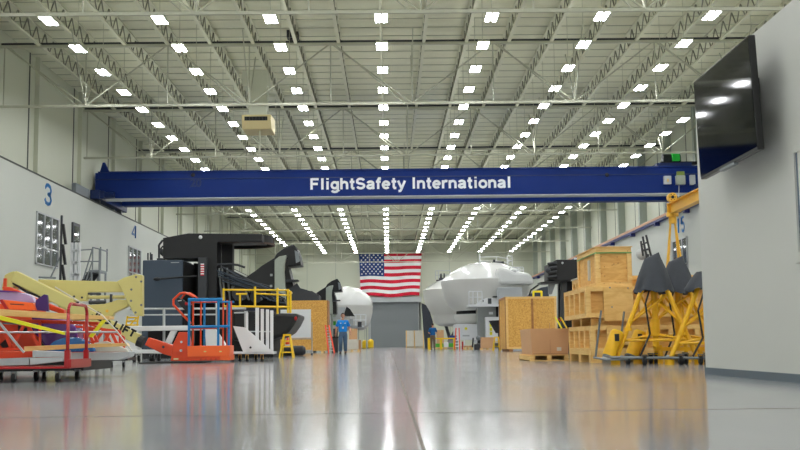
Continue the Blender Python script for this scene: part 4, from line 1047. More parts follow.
# black equipment behind the crates on the right
def right_sim():
    Y = 56.5; Z = lambda px, py: P(px, py, Y).z
    R = T('simulator_rack', 'black simulator rack with projector box behind the wooden crates', 'simulator', (FX(562, Y), Y, 0))
    mb = MB(); mb.px([(548.5, 264), (557, 259.5), (581, 259.5), (581, 280.5), (557, 281), (548.5, 280)], Y, 1.6); mb.build('projector_box', M['black'], R, .03)
    mb = MB()
    for k in range(4): mb.tube(P(547.5, 264 + 4.5 * k, Y - .1), P(557, 262.5 + 4.5 * k, Y - .1), .07)
    mb.ell(P(548, 270.5, Y - .1), (.14, .14, .14)); mb.build('projector_lens', M['dgrey'], R)
    u = P(562.3, 263, Y); MB().ell((u.x, Y - .04, u.z), (.06, .04, .06)).build('marker', M['lgrey'], R)
    mb = MB(); mb.tube((FX(579, Y + .3), Y + .5, Z(579, 259.5)), (FX(579, Y + .3), Y + .5, Z(579, 257)), .09); mb.build('beacon', M['white'], R)
    mb = MB(); mb.px([(559, 281), (575, 281), (575, 355), (559, 355)], Y + .6, .5); mb.build('column', M['black_m'], R)
    mb = MB(); mb.px([(561, 281), (567, 281), (566, 330), (561, 330)], Y + .3, .28); mb.build('column_face', M['dgrey'], R)
    mb = MB(); mb.px([(540.5, 282), (560, 280.8), (560, 283), (541, 283.8)], Y - .2, 1.2); mb.build('cantilever_arm', M['black'], R)
    mb = MB(); mb.px([(549, 283.5), (556, 282.5), (552, 294), (549, 294)], Y + .1, .4); mb.build('pale_bracket', M['grey'], R)
    MB().box(FX(557, Y), FX(577, Y), Y, Y + 1.5, 0, .2).build('base_frame', M['black'], R)
    R = T('canopy_stand', 'dark blue grey sloping canopy rising behind the large plywood crate', 'canopy', (FX(540, Y + 13), Y + 13, 0)); MB().box(FX(542, Y + 13), FX(545, Y + 13), Y + 13.3, Y + 14, 0, P(545, 320, Y + 13).z).build('post', M['black'], R)
    mb = MB(); mb.px([(529, 295), (541, 287.5), (549, 286), (549, 320), (529, 320)], Y + 13, 1.5); mb.build('canopy', mk('dark_blue_grey', (48, 58, 74), .4), R, .05)
    mb = MB(); mb.path([P(529, 296, Y + 12.8), P(531, 290, Y + 12.8), P(541, 283, Y + 12.8)], .05); mb.build('cable', M['black'], R)
right_sim()
Y = 46
R = T('striped_barrier', 'slanted yellow ladder rail with red stripe between plywood crate and stacked crates', 'ladder', (FX(563, Y), Y, 0))
for dx in (0, .22): MB().beam((FX(575, Y) + dx, Y, 0), (FX(557.5, Y) + dx, Y + .4, P(558, 317, Y).z), .06, .05).build('side_rail', M['labely'] if dx == 0 else M['yellow'], R)
MB().beam(P(558, 318.5, Y - .1), P(561, 321, Y - .1), .07, .05).build('red_tip', M['red'], R)

# ================================================================== PEOPLE
def skin_mesh(chains, name, mat, parent, sub=2, close_root=0):
    """chains: list of (points, radii, parent_index or None); one continuous skinned surface"""
    vs, es, rs = [], [], []
    for pts, rad, root in chains:
        prev = root
        for p, r in zip(pts, rad):
            vs.append(Vector(p)); rs.append(r); i = len(vs) - 1
            if prev is not None: es.append((prev, i))
            prev = i
    me = bpy.data.meshes.new(name); me.from_pydata(vs, es, [])
    ob = bpy.data.objects.new(name, me); COL.objects.link(ob)
    bm = bmesh.new(); bm.from_mesh(me); ly = bm.verts.layers.skin.verify(); bm.verts.ensure_lookup_table()
    for i, v in enumerate(bm.verts):
        r = rs[i]; v[ly].radius = r if isinstance(r, tuple) else (r, r); v[ly].use_root = (i == 0)
    bm.to_mesh(me); bm.free()
    sk = ob.modifiers.new('s', 'SKIN'); sk.use_smooth_shade = True
    sb = ob.modifiers.new('u', 'SUBSURF'); sb.levels = sub; sb.render_levels = sub
    dg = bpy.context.evaluated_depsgraph_get(); m2 = bpy.data.meshes.new_from_object(ob.evaluated_get(dg))
    bpy.data.objects.remove(ob); m2.materials.clear(); m2.materials.append(mat)
    o = Vector((0, 0, 0)); ob = link(name, m2, ORG[parent.name], parent); return ob
def person(loc, H, rz, label, shirt, trousers, arms, legs, front, beard=False, short=False):
    R = T('person', label, 'person', loc); ORG[R.name] = Vector((0, 0, 0))
    s = H / 1.8
    def q(x, y, z): return Vector((x * s, y * s, z * s))
    # facing -Y in local space; pelvis is vertex 0
    ch = [([q(0, 0, .94), q(0, 0, 1.10), q(0, 0, 1.30), q(0, .01, 1.44), q(0, .0, 1.52), q(0, -.01, 1.60)], [(.13 * s, .10 * s), (.13 * s, .09 * s), (.145 * s, .10 * s), (.11 * s, .08 * s), .055 * s, .055 * s], None)]
    for sd in (-1, 1):
        L = legs[0 if sd < 0 else 1]; hx = .09 * sd
        ch.append(([q(hx, 0, .88), q(hx * 1.1, L[0], .49), q(hx * 1.15, L[1], .10), q(hx * 1.25, L[1] - .13, .04)], [.095 * s, .062 * s, .042 * s, .035 * s], 0))
    # arms: index of the upper chest is 3
    for sd in (-1, 1):
        a = arms[0 if sd < 0 else 1]
        e = Vector(a[0]); w_ = Vector(a[1])
        ch.append(([q(.17 * sd, .01, 1.43), q(sd * e.x, e.y, e.z), q(sd * w_.x, w_.y, w_.z)], [.055 * s, .043 * s, .03 * s], 3))
    body = skin_mesh(ch, 'body', M['skin'], R)
    # hands: palm and five fingers each
    for sd in (-1, 1):
        a = arms[0 if sd < 0 else 1]; w_ = Vector((a[1][0] * sd, a[1][1], a[1][2])); e = Vector((a[0][0] * sd, a[0][1], a[0][2]))
        d = (w_ - e).normalized(); side = Vector((0, 1, 0)) if abs(d.y) < .7 else Vector((sd * 1.0, 0, 0)); side = (side - d * side.dot(d)).normalized(); inn = d.cross(side)
        if inn.x * sd > 0: inn = -inn
        base = w_ + d * .02
        hc = [([s * w_, s * (base + d * .04), s * (base + d * .08)], [.026 * s, (.036 * s, .018 * s), (.036 * s, .016 * s)], None)]
        for k, (off, ln) in enumerate(((-.030, .065), (-.010, .078), (.010, .074), (.029, .058))):
            b0 = base + d * .085 + side * off
            hc.append(([s * b0, s * (b0 + d * ln * .5), s * (b0 + d * ln * .85 + inn * .02)], [.009 * s, .0085 * s, .008 * s], 2))
        b0 = base + d * .03 - side * .035
        hc.append(([s * b0, s * (b0 - side * .02 + d * .03), s * (b0 - side * .022 + d * .055 + inn * .01)], [.011 * s, .0095 * s, .0085 * s], 1))
        skin_mesh(hc, 'hand', M['skin'], R, 1)
    # head with a face
    hd = MB(); n, mm = 20, 16; c = q(0, -.02, 1.69); vs = []; fs = []
    for j in range(mm + 1):
        ph = PI * j / mm
        for i in range(n):
            t = 2 * PI * i / n; x = math.sin(ph) * math.cos(t); y = math.sin(ph) * math.sin(t); z = math.cos(ph)
            jaw = 1 - .28 * max(0, -z) ** 1.2
            yy = y * .098 * (1 if y > 0 else 1 + .04 * (z < 0)); 
            fr = math.exp(-((x / .16) ** 2)) if y < 0 else 0
            yy -= fr * .026 * math.exp(-((z + .12) / .16) ** 2) + .012 * math.exp(-((z + .45) / .09) ** 2) * fr - .012 * fr * math.exp(-((z - .12) / .1) ** 2)
            vs.append(c + Vector((x * .078 * jaw, yy, z * .118)) * s)
    for j in range(mm):
        for i in range(n): fs.append((j * n + i, j * n + (i + 1) % n, (j + 1) * n + (i + 1) % n, (j + 1) * n + i))
    hd._add(vs, fs); h = hd.build('head', M['skin'], R, smooth=True)
    fc = MB()
    for sd in (-1, 1): fc.ell(c + q(sd * .03, -.09, .005), (.012 * s, .008 * s, .007 * s), 8, 6)
    fc.build('eye', M['eye'], h, smooth=True); fc = MB()
    for sd in (-1, 1): fc.ell(c + q(sd * .03, -.097, .005), (.005 * s,) * 3, 6, 4); fc.box(*[v * s for v in (sd * .03 - .015, sd * .03 + .015, -.112, -.1)], c.z + .022 * s, c.z + .027 * s)
    fc.build('eyebrow', M['hair'], h)
    MB().ell(c + q(0, -.098, -.062), (.024 * s, .008 * s, .006 * s), 10, 6).build('mouth', mk('lips', (150, 84, 78), .5), h, smooth=True)
    for sd in (-1, 1): MB().ell(c + q(sd * .078, .0, -.005), (.012 * s, .02 * s, .032 * s), 8, 8).build('ear', M['skin'], h, smooth=True)
    hr = MB(); vs = []; fs = []; mm2 = 9
    for j in range(mm2 + 1):
        for i in range(n):
            t = 2 * PI * i / n; back = .5 + .5 * math.sin(t)
            ph = PI * (.30 + .30 * back) * j / mm2
            r = 1.10 + .03 * noise.noise(Vector((i, j, 1)))
            vs.append(c + Vector((math.sin(ph) * math.cos(t) * .078 * r, math.sin(ph) * math.sin(t) * .098 * r, math.cos(ph) * .118 * r)) * s)
    for j in range(mm2):
        for i in range(n): fs.append((j * n + i, j * n + (i + 1) % n, (j + 1) * n + (i + 1) % n, (j + 1) * n + i))
    hr._add(vs, fs); hr.build('hair', M['hair'], h, smooth=True)
    if beard: MB().ell(c + q(0, -.055, -.085), (.055 * s, .05 * s, .035 * s), 12, 8).build('beard', M['hair'], h, smooth=True)
    # shirt: torso and sleeves
    sh = [([q(0, 0, .93), q(0, 0, 1.06), q(0, 0, 1.28), q(0, .01, 1.43), q(0, .01, 1.50)], [(.195 * s, .14 * s), (.185 * s, .135 * s), (.195 * s, .135 * s), (.14 * s, .10 * s), (.065 * s, .06 * s)], None)]
    for sd in (-1, 1):
        a = arms[0 if sd < 0 else 1]; e = Vector((a[0][0] * sd, a[0][1], a[0][2])); st = Vector((.17 * sd, .01, 1.43)); m_ = st.lerp(e, .45); m2 = st.lerp(e, .9)
        sh.append(([s * st, s * m_, s * m2], [.085 * s, .075 * s, .072 * s], 3))
    skin_mesh(sh, 'shirt', shirt, R)
    tr = [([q(0, 0, 1.04), q(0, 0, .97), q(0, 0, .90)], [(.165 * s, .125 * s), (.172 * s, .135 * s), (.172 * s, .135 * s)], None)]
    for sd in (-1, 1):
        L = legs[0 if sd < 0 else 1]; hx = .09 * sd
        tr.append(([q(hx, 0, .80), q(hx * 1.1, L[0], .49), q(hx * 1.15, L[1], .09)], [.115 * s, .088 * s, .075 * s], 2))
    skin_mesh(tr, 'trousers', trousers, R)
    for sd in (-1, 1):
        L = legs[0 if sd < 0 else 1]; hx = .09 * 1.2 * sd
        MB().ell(q(hx, L[1] - .06, .045), (.055 * s, .15 * s, .05 * s), 14, 8).build('shoe', M['rubber'], R, smooth=True)
    if front:
        MB().box(-.035 * s, .035 * s, -.160 * s, -.154 * s, 1.12 * s, 1.20 * s).build('badge', M['white'], R)
        mb = MB(); mb.tube(q(0, -.157, 1.20), q(-.075, -.13, 1.43), .006 * s, 5); mb.tube(q(0, -.157, 1.20), q(.075, -.13, 1.43), .006 * s, 5); mb.build('lanyard', M['black'], R)
        for sd in (-1, 1): MB().box(sd * .09 * s - .03 * s, sd * .09 * s + .03 * s, -.148 * s, -.135 * s, 1.345 * s, 1.375 * s).build('shirt_logo', M['white'], R)
    R.rotation_euler = (0, 0, rz); R.scale = (1.08 if front else 1, 1, 1)
    ORG[R.name] = Vector(loc)
    return R
f = F(343.5, 353.6)
person((P(343, 353, 49).x, 49, 0), 1.80, math.radians(4), 'person in a bright blue short-sleeved shirt and jeans with a badge, walking towards the camera', M['shirt1'], M['jeans'],
       [((.27, .04, 1.16), (.29, -.04, .92)), ((.27, -.02, 1.15), (.31, -.12, .93))], [(-.14, .06), (-.02, .02)], True)
person((P(433, 350, 73).x, 73, 0), 1.76, math.radians(176), 'person in a dark blue t-shirt and brown trousers seen from behind, near the right domes', M['shirt2'], M['camo'],
       [((.29, .02, 1.15), (.19, -.20, 1.12)), ((.29, .02, 1.15), (.19, -.20, 1.10))], [(-.03, .02), (-.08, -.05)], False)

# ================================================================== LEFT WALL FURNITURE
def stair():
    Y = 52.0; X = lambda p: FX(p, Y); Z = lambda p: P(90, p, Y).z
    R = T('mobile_stair', 'grey steel stair platform with handrails by the left wall right of the white rack', 'stairs', (X(90), Y, 0))
    zp = Z(270)
    MB().box(X(88), X(99), Y, Y + 1.2, zp - .1, zp).build('platform', M['grey'], R)
    mb = MB()
    for x in (X(91), X(99)):
        for yy in (Y, Y + 1.2): mb.tube((x, yy, zp), (x, yy, Z(247)), .035, 6)
    mb.tube((X(91), Y, Z(247.5)), (X(99), Y, Z(249.5)), .035, 6); mb.tube((X(79), Y, Z(250)), (X(91), Y, Z(249.5)), .03, 6); mb.tube((X(79), Y, Z(261.5)), (X(99), Y, Z(261.5)), .03, 6)
    mb.tube((X(99), Y, Z(249.5)), (X(99), Y + 1.2, Z(249.5)), .035, 6); mb.tube((X(91), Y, Z(248)), (X(82), Y, Z(279)), .035, 6); mb.tube((X(91), Y, Z(260)), (X(85), Y, Z(280)), .03, 6)
    mb.build('handrail', M['grey'], R)
    st = MB()
    for k in range(10): z = zp * (1 - k / 10) - .1; x = X(90) - k * .28; st.box(x - .3, x, Y + .1, Y + 1.1, z - .04, z)
    st.build('tread', M['dgrey'], R)
    sg = MB()
    for yy in (Y + .05, Y + 1.1): sg.beam((X(90), yy, zp - .05), (X(90) - 2.8, yy, .05), .05, .25)
    sg.build('stringer', M['dgrey'], R)
    for x in (X(90), X(98)):
        for yy in (Y + .05, Y + 1.15): MB().tube((x, yy, 0), (x, yy, zp), .05, 6).build('leg', M['grey'], R)
stair()
def rack():
    Y = 57.0; X = lambda p: FX(p, Y); Z = lambda p: P(74, p, Y).z
    R = T('lattice_rack', 'white upright lattice rack standing in front of the left wall', 'rack', (X(74), Y, 0))
    mb = MB()
    for p in (69.5, 74, 77.5): mb.box(X(p) - .06, X(p) + .06, Y, Y + .12, 0, Z(242.5))
    z = .4
    while z < Z(243): mb.box(X(69.5), X(77.5), Y, Y + .1, z, z + .12); z += .62
    mb.build('lattice', M['white'], R)
    mb = MB(); mb.box(X(69.5), X(77.5), Y + .12, Y + .18, .2, Z(243)); mb.build('back_sheet', M['lgrey'], R)
    R = T('utility_mast', 'dark upright mast with angled brackets between the left window and the white rack', 'mast', (X(65), Y - 1, 0))
    MB().box(X(64.5) - .05, X(64.5) + .05, Y - 1, Y - .9, 0, Z(217.5)).build('pole', M['dgrey'], R)
    for a, b in ((226, 246), (246, 266), (266, 284)):
        MB().beam((X(66), Y - .95, Z(a)), (X(69), Y - .95, Z(b)), .12, .16).build('bracket', M['black'], R)
        MB().box(X(64.5), X(67), Y - .98, Y - .92, Z(a) - .06, Z(a)).build('bracket_arm', M['dgrey'], R)
    mb = MB(); mb.tube((X(64), Y - .95, Z(258)), (X(55), Y - .95, Z(278)), .04, 6); mb.tube((X(43), Y - .95, Z(278)), (X(60), Y - .95, Z(279)), .05, 6); mb.build('stay', M['grey'], R)
rack()

# ================================================================== BOOM LIFT
def boom_lift():
    Y = 28.5
    R = T('boom_lift', 'cream yellow articulated boom lift with orange jib and blue padded basket', 'boom lift', (FX(90, Y), Y, 0))
    X = lambda p: FX(p, Y); Z = lambda p: P(90, p, Y).z
    a = P(16, 276.5, Y); b = P(72, 304.5, Y); c = P(140, 339.5, Y)
    MB().beam((a.x, Y - .12, a.z), (b.x, Y - .12, b.z), .26, .30).build('upper_boom', M['cream'], R, .02)
    MB().beam((b.x - .25, Y - .12, b.z + .08), (c.x - .0, Y - .12, c.z), .22, .265).build('telescopic_boom', M['cream'], R, .015)
    # writing on the boom
    d = Vector((c.x - b.x, 0, c.z - b.z)).normalized(); u = Vector((-d.z, 0, d.x))
    rot = Matrix((d, u, Vector((0, -1, 0)))).transposed()
    st = P(99, 316.5, Y - .24); e = P(131.5, 336.0, Y - .24); L = (e - st).dot(d)
    stroke_text('JLG LIFT', 'boom_lettering', L + .24, .19, M['black_m'], R, (st.x - .20, Y - .2325, st.z + .01), rot, .006, .10, 1.7)
    mb = MB(); mb.px([(1, 290), (4.5, 275), (9, 272.5), (14, 271), (17, 274), (15, 283), (12, 291)], Y - .2, .45); mb.build('boom_knuckle', M['cream'], R, .02)
    mb = MB(); mb.box(X(5), X(8), Y - .25, Y - .2, Z(287), Z(278)); mb.build('hose_clamp', M['orange'], R)
    mb = MB(); mb.path([P(13, 283, Y - .2), P(19, 287, Y - .2), P(27, 292, Y - .2), P(38, 296, Y - .2), P(50, 305, Y - .2)], .03); mb.build('hydraulic_hose', M['black'], R)
    mb = MB(); mb.tube(P(17, 285, Y - .1), P(37, 294, Y - .1), .05); mb.build('hydraulic_cylinder', M['cream'], R)
    # tower arms
    mb = MB(); mb.px([(38, 279.3), (60, 280), (117, 281.5), (124, 284), (124, 292), (88, 292.3), (86, 301), (60, 302), (38, 302)], Y + .25, .22); mb.build('tower_boom', M['cream'], R, .015)
    mb = MB(); mb.px([(60, 307), (86, 305), (104, 304), (118, 299.5), (128, 300), (128, 306), (114, 313), (112, 317), (60, 322)], Y + .25, .22); mb.build('lower_arm', M['cream'], R, .015)
    mb = MB(); mb.px([(116.5, 281.5), (124, 277.5), (135.5, 274.2), (142.2, 275), (142.2, 316), (135, 315.8), (126, 300), (124, 294)], Y + .1, .25); K = mb.build('end_plate', M['cream'], R, .02)
    for (x, y) in ((136, 277), (131.3, 289.5), (131, 300.8), (135.5, 312.5), (141.2, 281.5), (141.2, 305)):
        MB().tube(P(x, y, Y + .06), P(x, y, Y + .1), .03, 10).build('pin', M['steel'], K)
    mb = MB(); mb.tube(P(88, 297.2, Y + .3), P(125, 297, Y + .3), .045); mb.build('lift_cylinder', M['cream'], R)
    mb = MB(); mb.tube(P(88, 293.7, Y + .28), P(101, 294, Y + .28), .025); mb.tube(P(89, 302.5, Y + .28), P(106, 302, Y + .28), .05); mb.box(X(107), X(109), Y + .2, Y + .3, Z(302), Z(294)); mb.build('valve_block', M['dgrey'], R)
    for (x, y, r_) in ((74, 296.5, .03), (82, 297.5, .03), (123, 285.5, .05), (107, 311, .04)): MB().tube(P(x, y, Y + .22), P(x, y, Y + .25), r_, 10).build('pin', M['hoist_y'] if r_ > .03 else M['dgrey'], R)
    # step under the end plate
    mb = MB()
    for xx in (127.5, 138.5): mb.tube(P(xx, 316, Y + .2), P(xx - 1.5, 325.5, Y + .2), .022)
    for yy in (317.5, 321, 325): mb.tube(P(126.5, yy, Y + .2), P(138.5, yy, Y + .2), .022)
    mb.tube(P(130, 325, Y + .2), P(137, 317.5, Y + .2), .02); mb.build('yellow_bracket', M['yellow'], R)
    # chassis and wheels behind the loaded cart
    MB().box(X(-25), X(70), Y - .5, Y + 1.1, .35, Z(322)).build('chassis', M['dgrey'], R, .05)
    MB().box(X(-25), X(35), Y - .3, Y + .9, Z(322), Z(303)).build('engine_cover', M['orange'], R, .05)
    for xx in (-15, 62):
        for yy in (Y - .75, Y + 1.1): w_ = MB().tube((X(xx), yy, .36), (X(xx), yy + .28, .36), .36, 24).build('wheel', M['rubber'], R, .03); MB().tube((X(xx), yy - .01, .36), (X(xx), yy + .29, .36), .16, 14).build('wheel_hub', M['cream'], w_)
    # orange jib and knuckle
    MB().tube((c.x - .03, Y - .12, c.z - .02), (c.x + .12, Y - .12, c.z - .08), .15, 12).build('boom_collar', M['black'], R)
    mb = MB(); mb.px([(144.5, 345), (148.5, 337.5), (174, 345.5), (172, 356.5), (163, 354)], Y - .22, .24); mb.build('jib_arm', M['orange'], R, .015)
    mb = MB(); mb.px([(170.5, 361), (172.5, 345), (178.8, 332), (187, 332), (189.5, 343), (188.5, 361)], Y - .28, .36); K = mb.build('jib_knuckle', M['orange'], R, .015)
    for (x, y, r_, mt) in ((163.3, 347, .035, 'dgrey'), (181.3, 342, .03, 'lgrey'), (181, 350.5, .035, 'lgrey')): MB().tube(P(x, y, Y - .31), P(x, y, Y - .22), r_, 10).build('pin', M[mt], K)
    u = P(176, 359, Y - .285); MB().box(u.x - .06, u.x + .06, Y - .285, Y - .28, u.z - .02, u.z + .02).build('label_plate', M['beige'], K)
    # basket
    x0, x1 = X(191), X(232.5); y0, y1 = Y - .5, Y + .25; zf = Z(348) ; zt = Z(301.5)
    B = MB().box(x0, x1, y0, y1, Z(357) - 0.02, Z(347)).build('basket_floor', M['orange_l'], R, .01)
    MB().box(X(192), X(223), y0 + .02, y1 - .02, Z(361.5), Z(357) - .02).build('basket_bumper', M['orange'], R)
    MB().box(X(223), X(233), y0 + .02, y1 - .02, Z(361.5), Z(357) - .02).build('basket_side_box', M['orange_l'], R)
    for px_ in (201, 206, 211, 216): u = P(px_, 359.3, y0 + .02); MB().tube((u.x, y0 + .0, u.z), (u.x, y0 + .03, u.z), .015, 8).build('bumper_hole', M['black'], R)
    for px_ in (205, 220.5): u = P(px_, 351.5, y0); MB().box(u.x - .03, u.x + .03, y0 - .004, y0, u.z - .015, u.z + .015).build('floor_label', M['cream'], B)
    corners = [(x0 + .03, y0 + .03), (X(221), y0 + .03), (x1 - .03, y0 + .06), (x0 + .3, y1 - .03)]
    for (x, y), z_ in zip(corners, (zt, zt, zt - .05, zt - .05)): MB().tube((x, y, Z(347)), (x, y, z_), .032, 10).build('padded_post', M['pad_blue'], R)
    MB().tube((x0, y0 + .03, zt), (X(225), y0 + .03, zt), .04, 10).build('padded_rail', M['pad_blue'], R)
    MB().tube((X(221), y0 + .04, zt - .06), (x1, y0 + .06, zt - .07), .022, 8).build('padded_rail', M['pad_blue'], R)
    MB().tube((x0 + .05, y0 + .03, Z(328.5)), (x1, y0 + .03, Z(328)), .034, 10).build('padded_rail', M['pad_blue'], R)
    MB().tube((x0, y1, zt - .04), (x1, y1, zt - .04), .03, 10).build('padded_rail', M['pad_blue'], R)
    for x_, yy in ((195.5, .12), (200, .6), (225.3, .1), (229.3, .1), (231, .5)): MB().tube((X(x_), y0 + yy, Z(347)), (X(x_), y0 + yy, zt - .02), .022, 8).build('basket_upright', M['orange'], R)
    mb = MB(); mb.tube((X(192), y0 + .1, Z(330)), (X(226), y0 + .1, Z(330)), .018); mb.tube((X(192), y0 + .1, Z(304)), (X(232), y0 + .1, Z(304)), .018); mb.build('basket_midrail', M['orange'], R)
    u = P(187.5, 303.7, Y - .4); MB().tube((u.x - .06, Y - .4, u.z), (u.x + .1, Y - .4, u.z), .04, 10).build('red_cap', M['red'], R)
    # control guard hoop
    mb = MB(); hp = [(191, 323.5), (182, 314), (173.3, 304.5), (173.5, 299.5), (180, 293.5), (184.5, 292.7), (189, 294), (194, 297)]
    mb.path([P(x, y, Y - .3) for x, y in hp], .03); mb.path([P(x, y, Y - .1) for x, y in [(182, 303), (181, 299), (185, 294), (190, 293), (195, 296), (199, 299.5)]], .022)
    mb.tube(P(182, 314, Y - .3), P(174, 305.5, Y - .1), .022); mb.build('control_guard', M['orange'], R)
    mb = MB(); mb.px([(176.5, 299), (178.5, 297.5), (192, 305), (192, 317), (180, 305.5)], Y - .25, .12); C_ = mb.build('control_console', M['black'], R, .01)
    MB().tube(P(178, 301, Y - .27), P(181.5, 300.3, Y - .27), .015).build('control_lever', M['lgrey'], C_)
    return R
boom_lift()
Y = 28.6
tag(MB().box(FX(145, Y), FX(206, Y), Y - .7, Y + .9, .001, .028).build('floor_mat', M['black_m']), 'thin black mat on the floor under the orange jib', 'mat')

# ================================================================== RED PLATFORM CART AND ITS LOAD
c0 = F(67, 381.2)
def red_cart():
    ya, yb = 13.6, 14.5; xr = FX(90, yb); xl = xr - 2.2
    zt = P(78, 360.0, ya).z; zb = P(78, 367.6, ya).z
    R = T('platform_cart', 'red steel platform cart with hooped handle loaded with painted panels', 'cart', (xr - 1, (ya + yb) / 2, 0))
    zd = P(40, 366.8, ya).z; MB().box(xl, xr, ya, yb, zb - .01, zd).build('deck', M['red'], R, .005)
    MB().box(xr - .03, xr + .02, ya - .01, yb + .01, zb, zt + .01).build('end_plate', M['red'], R, .006)
    zh = P(66, 303.5, ya).z; xh = FX(67, ya)
    mb = MB(); n_ = 6; rr = .12; pts = [(xh, ya + .03, zt)]
    for k in range(n_ + 1): t = PI / 2 * k / n_; pts.append((xh, ya + .03 + rr - rr * math.cos(t), zh - rr + rr * math.sin(t)))
    for k in range(n_ + 1): t = PI / 2 * k / n_; pts.append((xh, yb - .03 - rr + rr * math.sin(t), zh - rr + rr * math.cos(t)))
    pts.append((xh, yb - .03, zt)); mb.path(pts, .021, 10); mb.build('handle', M['red'], R, smooth=True)
    for y_ in (ya, yb - .06): MB().box(xh - .03, xh + .03, y_, y_ + .06, zb, zt + .12).build('handle_socket', M['red'], R)
    for px_, yy in ((58.5, ya + .06), (78, yb - .06), (14.5, ya + .06), (37, yb - .06)): castor(R, FX(px_, yy), yy, .056)
    for yy in (ya + .06, yb - .06): castor(R, xl + .2, yy, .056)
    return zt
deckz = red_cart()
def L_(name, label, cat, pts, Y, th, mt, bevel=.004, kids_=()):
    off = .85 if (max(p_[0] for p_ in pts) <= 64.5 and name in ('metal_channel', 'aluminium_ramp', 'yellow_bar')) else 1.75
    Y += off; mb = MB(); mb.px(pts, Y, th); o = tag(mb.build(name, M[mt], None, bevel), label, cat)
    for nm, p2, y2, t2, m2 in kids_:
        k = MB(); k.px(p2, y2 + off, t2); k.build(nm, M[m2], o)
    return o
L_('metal_channel', 'grey metal channel lying left on the red cart deck', 'channel', [(-40, 360), (29, 357.5), (29, 365), (-40, 367)], 12.8, .25, 'alu', kids_=[('channel_lip', [(-40, 360), (29, 357.5), (29, 359), (-40, 361.5)], 12.77, .03, 'lgrey')])
L_('metal_channel', 'short grey metal channel at the middle of the red cart deck', 'channel', [(30, 358), (63.5, 357.2), (63.5, 361.2), (30, 365)], 12.8, .22, 'lgrey')
L_('aluminium_ramp', 'pale aluminium ramp section lying above the channels beside the red handle', 'ramp', [(32.5, 350.5), (64.5, 352), (64.5, 357), (32.5, 357.3)], 12.85, .3, 'alu')
L_('aluminium_ramp', 'long aluminium ramp reaching right past the red cart handle', 'ramp', [(68, 352.6), (129, 352), (128, 356.5), (118, 360), (68, 360)], 13.0, .35, 'lgrey')
L_('red_beam', 'red orange beam across the left end of the cart load', 'beam', [(-30, 354.5), (32, 351.5), (32, 357), (29, 357.4), (-30, 360)], 13.1, .12, 'redor')
L_('wooden_board', 'long pale wooden board across the top of the cart load', 'board', [(-40, 308.2), (0, 309), (66, 313.5), (109, 316), (109, 319), (66, 319.5), (0, 315.5), (-40, 313)], 13.0, .28, 'lumber')
L_('wooden_board', 'yellowish wooden board low on the cart load ending past the handle', 'board', [(24, 346.5), (80, 344), (127, 343), (129, 346), (86, 348), (24, 351.5)], 12.95, .06, 'lumber')
L_('yellow_bar', 'yellow bar sloping down to the right on the left of the cart load', 'bar', [(-20, 309.5), (0, 315.5), (64.5, 332.2), (64.5, 335), (0, 320), (-20, 314.5)], 12.8, .04, 'labely', .002)
L_('yellow_bar', 'short yellow bar leaning beside the red cart handle', 'bar', [(88.5, 336.5), (101.5, 320.5), (106.5, 319.5), (92, 337.5)], 12.95, .04, 'labely', .002)
mb = MB(); mb.tube(P(-40, 332.5, 14.5), P(118, 332, 14.5), .014, 10)
tag(mb.build('steel_tube', M['alu']), 'long thin silver tube lying level across the cart load', 'tube')
mb = MB(); mb.beam(P(-2, 321, 13.6), P(24, 352.5, 13.6), .02, .025)
tag(mb.build('steel_strip', M['alu']), 'thin silver strip leaning diagonally at the left of the cart load', 'strip')
mb = MB(); mb.path([P(55, 287, 14.52), P(102, 315, 14.52), P(116, 330, 14.52), P(132, 351, 14.5)], .009, 6)
tag(mb.build('cream_cord', M['film']), 'thin cream cord running down over the right of the cart load', 'cord')
L_('painted_panel', 'lilac and white curved panel at the top left of the cart load', 'panel', [(-30, 289), (8, 291.5), (25, 293), (32, 297), (35, 302.5), (0, 302.5), (-30, 300)], 13.4, .14, 'lilac', .01, [('purple_edge', [(-30, 288), (8, 290.7), (22, 292), (8, 292.5), (-30, 290.5)], 13.38, .03, 'purple')])
L_('painted_panel', 'orange red panel with a dark red left edge below the lilac panel', 'panel', [(2, 299.5), (33, 302.8), (36, 310), (6, 309)], 13.25, .1, 'orange_l', .006, [('panel_edge', [(-1, 299.8), (2.2, 299.3), (8.5, 309), (5, 309)], 13.23, .1, 'red'), ('dark_slot', [(10, 303.6), (24, 304.4), (24, 305.2), (10, 304.4)], 13.245, .005, 'dgrey')])
L_('purple_fin', 'dark purple upright fin in the middle of the cart load', 'fin', [(35.5, 300.5), (44, 294.2), (47.3, 295), (48.5, 311.5), (35.5, 310)], 13.3, .05, 'purple_d', .004)
def curved_sheet():
    mb = MB(); n_ = 14; Y0, Y1 = 15.25, 15.6
    pts = [(31, 310), (36, 313), (50, 316), (62, 318.5), (70, 322), (75, 327), (77, 333), (77, 347), (44, 346), (38, 338), (31, 330)]
    mb.px(pts, Y0, .35); return tag(mb.build('curved_sheet', M['purple'], None, .03), 'glossy purple curved sheet below the top board of the cart load', 'panel')
curved_sheet()
def blue_disc():
    Y = 14.95; c = P(70, 352, Y); mb = MB(); r = P(94, 352, Y).x - c.x
    n_ = 26; pts = [(c.x + r * math.cos(PI * k / n_), c.z + r * .62 * math.sin(PI * k / n_)) for k in range(n_ + 1)]
    mb.prism(pts, Y, Y + .12); return tag(mb.build('blue_disc', M['disc_blue'], None, .02), 'blue rounded disc standing behind the red cart handle', 'disc')
blue_disc()
